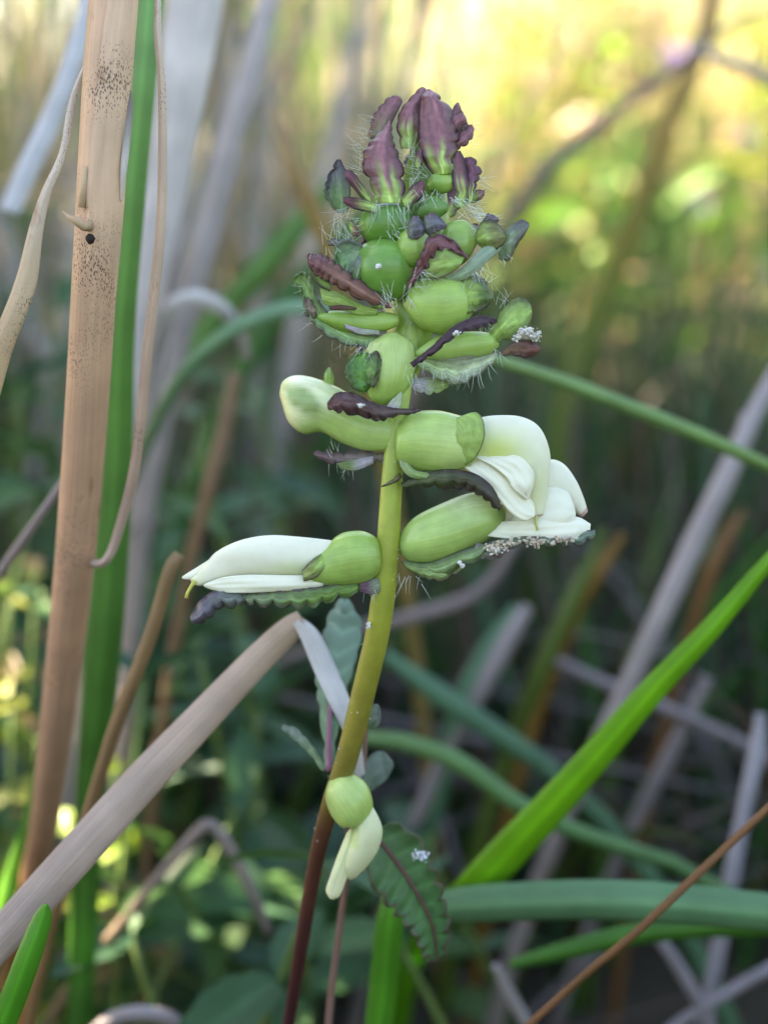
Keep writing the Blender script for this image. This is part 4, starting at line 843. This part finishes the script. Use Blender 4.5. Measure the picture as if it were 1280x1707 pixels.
# mid bracts
br([(515, 432), (538, 433), (560, 446), (585, 466), (622, 490), (654, 514)], [(517, 452), (530, 470), (548, 480), (575, 496), (610, 514), (652, 522)], [-56, -66, -70, -72, -68, -56], ca=(.13, .05, .06), cb=(.22, .10, .075), ce=PURD, bulge=-8, teeth=9, td=5, sides='AB', ripple=1.5, t0=.1, t1=.5)
br([(520, 446), (535, 462), (552, 478)], [(517, 462), (534, 482), (552, 492)], [-48, -50, -50], ca=(.22, .26, .08), cb=(.24, .36, .1), bulge=4)
br([(535, 486), (565, 492), (600, 512), (630, 522)], [(540, 510), (570, 522), (600, 530), (628, 530)], [-34, -40, -44, -44], ca=(.34, .48, .12), cb=CG, ce=None, bulge=-6)
br([(550, 517), (572, 516), (596, 520)], [(552, 523), (572, 524), (594, 524)], [-56, -60, -60], ca=(.12, .04, .03), cb=(.12, .06, .03), bulge=-3)
br([(490, 466), (506, 458), (520, 470), (530, 500), (552, 530), (590, 556), (640, 564)], [(493, 476), (504, 496), (512, 524), (530, 550), (560, 572), (600, 582), (640, 576)], [-26, -32, -36, -36, -36, -34, -30], ca=(.17, .28, .08), cb=(.28, .42, .18), ce=(.13, .13, .09), bulge=9, teeth=10, td=4, sides='B', ripple=2, t0=.2, t1=.7)
br([(575, 545), (600, 552), (632, 556)], [(578, 552), (602, 562), (632, 562)], [-44, -46, -44], ca=(.50, .42, .50), cb=(.42, .46, .36), ce=None, bulge=-3)
br([(508, 505), (516, 500), (526, 512)], [(510, 530), (520, 536), (530, 532)], [-30, -34, -34], ca=(.20, .13, .12), cb=(.22, .16, .12), bulge=-3, teeth=3, td=3)
br([(774, 440), (746, 411), (714, 408), (699, 438), (684, 468), (675, 494)], [(776, 445), (750, 436), (726, 438), (710, 462), (694, 482), (680, 495)], [-84, -92, -96, -94, -90, -86], ca=PUR, cb=(.15, .05, .055), ce=PURD, bulge=-6, teeth=8, td=5, sides='AB', ripple=4, wv=4)
br([(708, 440), (738, 428), (770, 442)], [(700, 474), (728, 478), (760, 460)], [-86, -93, -88], ca=(.26, .34, .09), cb=(.28, .42, .10), ce=PUR, bulge=-5)
br([(677, 402), (681, 383), (694, 378), (705, 394)], [(680, 412), (688, 416), (699, 413), (706, 404)], [-90, -96, -98, -94], ca=(.16, .18, .17), cb=(.12, .12, .15), ce=PUR, bulge=-6, teeth=5, td=3)
br([(703, 396), (706, 378), (722, 373), (740, 390)], [(708, 405), (715, 409), (728, 403), (741, 396)], [-92, -98, -98, -92], ca=(.15, .17, .15), cb=(.12, .11, .14), ce=PUR, bulge=-6, teeth=5, td=3)
br([(738, 472), (768, 456), (798, 426), (824, 414)], [(745, 482), (780, 472), (808, 446), (830, 426)], [-72, -76, -72, -60], ca=(.34, .44, .28), cb=(.28, .38, .26), ce=None, bulge=-6)
br([(788, 404), (798, 383), (818, 380), (838, 400)], [(794, 418), (810, 430), (826, 426), (839, 410)], [-62, -70, -70, -60], ca=(.24, .34, .09), cb=(.17, .17, .05), ce=(.07, .06, .03), bulge=-8, teeth=4, td=2)
br([(800, 380), (808, 368), (824, 372)], [(804, 388), (816, 385), (828, 380)], [-58, -62, -60], ca=(.18, .17, .17), cb=(.16, .12, .15), bulge=-4, teeth=3, td=2)
br([(828, 402), (848, 384), (866, 375), (878, 379)], [(828, 442), (844, 442), (856, 420), (877, 386)], [-48, -52, -48, -40], ca=(.22, .30, .17), cb=(.15, .15, .14), ce=(.13, .06, .08), bulge=-6, teeth=5, td=3, sides='B')
br([(682, 612), (714, 588), (754, 552), (794, 536), (823, 540)], [(688, 618), (718, 600), (764, 566), (800, 556), (823, 546)], [-70, -76, -80, -78, -70], ca=PURD, cb=(.06, .03, .04), ce=(.14, .06, .09), bulge=-6, teeth=9, td=5, sides='B', ripple=2)
br([(690, 590), (735, 600), (775, 596), (830, 586)], [(694, 612), (738, 638), (772, 642), (818, 612)], [-30, -34, -38, -34], ca=(.38, .48, .24), cb=(.42, .48, .32), ce=(.2, .2, .12), bulge=8, teeth=5, td=5, sides='B')
br([(830, 592), (850, 576), (876, 573), (896, 582)], [(834, 598), (855, 598), (876, 602), (896, 590)], [-44, -48, -48, -42], ca=(.16, .09, .05), cb=(.15, .06, .045), ce=PURD, bulge=-6, teeth=4, td=3, sides='B')
br([(688, 632), (715, 630), (750, 634)], [(690, 652), (716, 660), (746, 648)], [-14, -14, -12], ca=(.46, .42, .46), cb=(.28, .38, .14), ce=None, bulge=-5, teeth=3, td=4, sides='B')
br([(548, 676), (563, 660), (590, 661), (622, 676), (655, 684), (698, 686)], [(549, 686), (572, 694), (602, 699), (632, 707), (660, 698), (698, 691)], [-58, -66, -70, -70, -64, -50], ca=(.10, .045, .05), cb=(.09, .055, .05), ce=PURD, bulge=-8, teeth=8, td=5, sides='B', ripple=3)
br([(638, 690), (650, 672), (668, 655)], [(655, 695), (666, 682), (670, 660)], [-40, -40, -36], ca=(.45, .40, .42), cb=(.5, .55, .35), ce=None, bulge=-4)
# bracts on the far side of the spike
for i in range(16):
    py = 250 + i * 22; px = 700 + 75 * math.sin(i * 2.4) * min(1, (py - 180) / 160); dz = 45 + 45 * abs(math.cos(i * 2.4)); h = rng.uniform(45, 75); ww = rng.uniform(16, 26); sx = (px - 700) * .35
    br([(px - ww * .5, py + h * .5), (px - ww + sx * .5, py), (px + sx - 3, py - h * .5)], [(px + ww * .5, py + h * .5), (px + ww + sx * .5, py), (px + sx + 3, py - h * .5)], [dz - 20, dz, dz + 14], teeth=5, td=3, bulge=10, t0=.05, t1=.5)

# --- hairs
H = []
for pts_, d, n, ln, ow in [
    ([(618, 345), (604, 300), (604, 262), (616, 238)], -40, 34, 24, (-1, -.25)), ([(612, 240), (613, 215), (622, 190)], -14, 16, 14, (-1, -.1)),
    ([(582, 355), (600, 372), (610, 395)], -50, 20, 30, (-1, .5)), ([(560, 356), (575, 362)], -30, 10, 24, (-.4, 1)), ([(548, 405), (580, 400), (600, 398)], -36, 26, 26, (-.3, -1)),
    ([(620, 356), (650, 362), (680, 356)], -78, 26, 40, (.15, 1)), ([(680, 300), (690, 330), (700, 345)], -70, 22, 28, (.2, 1)), ([(690, 265), (700, 300), (720, 310)], -62, 20, 30, (-.8, -.4)),
    ([(676, 250), (690, 290), (686, 330)], -40, 24, 26, (.4, -1)), ([(780, 355), (795, 330), (800, 290)], -30, 24, 22, (1, .2)), ([(768, 360), (785, 362), (800, 372)], -50, 34, 34, (1, .35)),
    ([(770, 385), (785, 400), (800, 412)], -60, 18, 26, (1, -.1)), ([(782, 245), (788, 225), (780, 205)], -20, 12, 14, (1, 0)), ([(740, 470), (780, 470), (808, 448)], -70, 26, 24, (.25, 1)),
    ([(828, 440), (845, 440)], -50, 8, 12, (.2, 1)), ([(676, 494), (690, 480), (700, 462)], -90, 14, 24, (-.3, 1)), ([(640, 508), (668, 510), (690, 515)], -70, 22, 24, (.1, 1)), ([(690, 470), (720, 466)], -80, 16, 34, (.5, 1)),
    ([(500, 480), (512, 520), (530, 550)], -30, 12, 16, (-1, .4)), ([(540, 560), (580, 578), (610, 582)], -34, 12, 26, (-.2, 1)), ([(610, 575), (600, 590)], -50, 8, 24, (-.6, 1)),
    ([(815, 515), (835, 512), (850, 505)], -46, 10, 28, (-.3, -1)), ([(820, 590), (835, 596)], -46, 8, 22, (-.2, 1)), ([(700, 605), (740, 630), (790, 625), (820, 610)], -36, 26, 34, (.15, 1)), ([(685, 610), (690, 640)], -60, 14, 26, (-.3, 1)),
    ([(760, 500), (790, 480), (815, 490)], -70, 10, 18, (.2, -1)), ([(790, 565), (815, 560)], -50, 12, 20, (.4, -1)), ([(600, 595), (620, 590)], -60, 10, 14, (.2, -1)), ([(545, 770), (575, 778), (600, 775)], 24, 14, 22, (-.3, 1)), ([(690, 500), (700, 480), (705, 470)], -92, 8, 20, (.8, .5)),
    ([(640, 515), (655, 505)], -78, 14, 22, (-.5, -1)), ([(540, 750), (560, 748)], 24, 8, 20, (-.3, -1)), ([(660, 955), (680, 962), (720, 966)], -14, 16, 30, (-.2, 1)), ([(600, 985), (625, 985)], -20, 8, 22, (.2, 1)), ([(570, 365), (590, 352)], -60, 10, 30, (-.6, .8)),
    ([(560, 430), (570, 412), (590, 408)], -50, 10, 10, (-.5, -1)), ([(520, 440), (560, 450), (600, 478)], -72, 14, 10, (.2, -1)), ([(640, 400), (665, 395)], -70, 14, 30, (.3, .8)), ([(745, 340), (770, 350)], -60, 16, 28, (.6, .5)), ([(710, 330), (730, 335)], -66, 12, 26, (-.2, 1))]:
    hairs_line(H, pts_, d, int(n * .8), ln * 1.2, .34, ow)
V, Fc = merge(H); hp = mk('hair', V, Fc, M_HAIR, plant, col=np.array([.80, .84, .78])); hp['kind'] = 'stuff'
# strand of spider silk
# --- white crumbs
_t = (1 + 5 ** .5) / 2
ICO = np.array([(-1, _t, 0), (1, _t, 0), (-1, -_t, 0), (1, -_t, 0), (0, -1, _t), (0, 1, _t), (0, -1, -_t), (0, 1, -_t), (_t, 0, -1), (_t, 0, 1), (-_t, 0, -1), (-_t, 0, 1)]) / 1.9
ICF = [(0, 11, 5), (0, 5, 1), (0, 1, 7), (0, 7, 10), (0, 10, 11), (1, 5, 9), (5, 11, 4), (11, 10, 2), (10, 7, 6), (7, 1, 8), (3, 9, 4), (3, 4, 2), (3, 2, 6), (3, 6, 8), (3, 8, 9), (4, 9, 5), (2, 4, 11), (6, 2, 10), (8, 6, 7), (9, 8, 1)]
def crumbs(name, pts, r, parent=None, label=None, colr=(.74, .70, .64)):
    parts = []; cc = []
    for p in pts:
        q = rng.uniform(.35, 1.3) * r / S / 1000
        parts.append((p + (ICO * rng.uniform(.75, 1.25, (12, 3)) * rng.uniform(.7, 1.3, 3)) * q, ICF)); cc.append(np.tile(np.array(colr) * rng.uniform(.8, 1.1), (12, 1)))
    V, Fc = merge(parts); o = mk(name, V, Fc, M_CRUMB, parent, org=None if parent else V.mean(0), col=np.vstack(cc), smooth=False)
    if label: tag(o, label, 'crumbs', 'white crumb clusters on the plant')
    else: o['kind'] = 'stuff'
def spray(n, line, d, s, ds):
    q = cr(line, 80); fr = Fr(*q.mean(0), wbase(q[:, 1].mean())); out = []; cen = rng.uniform(0, 79, max(3, n // 16))
    for _ in range(n):
        a = q[int(np.clip(cen[rng.integers(0, len(cen))] + rng.normal(0, 3), 0, 79))]; out.append(fr(a[0] + rng.normal(0, s), a[1] + rng.normal(0, s * .7), d + rng.normal(0, ds)))
    return out
crumbs('white_crumbs', spray(190, [(858, 567), (874, 559), (889, 568)], -50, 5.2, 7), 3.0, None, 'fluffy white crumb clump on the dark red bract tip of the spike')
crumbs('white_crumbs', spray(240, [(805, 914), (850, 903), (900, 902), (945, 898)], -38, 4.6, 5), 2.4, None, 'long row of beige white crumbs along the bract of the lower blossom', (.62, .51, .40))
crumbs('white_crumbs', spray(60, [(808, 914), (825, 918), (838, 912)], -40, 4, 4), 2.6, None, 'small white crumb heap hanging below the lower right blossom')
crumbs('white_crumbs', spray(40, [(945, 896), (962, 898), (980, 888)], -26, 4, 4), 1.9, None, 'white crumbs dusting the outer tip of the crumbly bract', (.72, .75, .76))
crumbs('white_crumbs', spray(46, [(672, 1412), (692, 1420), (706, 1424)], -16, 7, 3), 2.2, None, 'white crumbs scattered on the serrated leaf by the stem', (.70, .73, .78))
fr_ = []
for i in range(90):
    k = int(rng.integers(30, 92)); a = rng.uniform(0, 6.28); c_ = X[k, :3]; r_ = X[k, 3]
    fr_.append(c_ + r_ * (R_ * math.cos(a) + F_ * math.sin(a)) + np.array([0, 0, rng.normal(0, .0008)]))
crumbs('speck', fr_, 1.7, plant, None, (.62, .60, .50))
crumbs('speck', [P(x, y, w) for x, y, w in [(613, 1040, .9), (615, 1044, .8), (612, 1047, .9), (616, 1039, .7), (628, 442, -5.6), (632, 443, -5.7), (630, 446, -5.7), (596, 674, -6), (601, 676, -6), (606, 675, -6), (757, 556, -6.9), (761, 553, -7), (764, 557, -7), (767, 554, -7), (768, 941, -1.6), (771, 943, -1.6), (766, 938, -1.6)]], 3.6, plant, None, (.74, .73, .70))
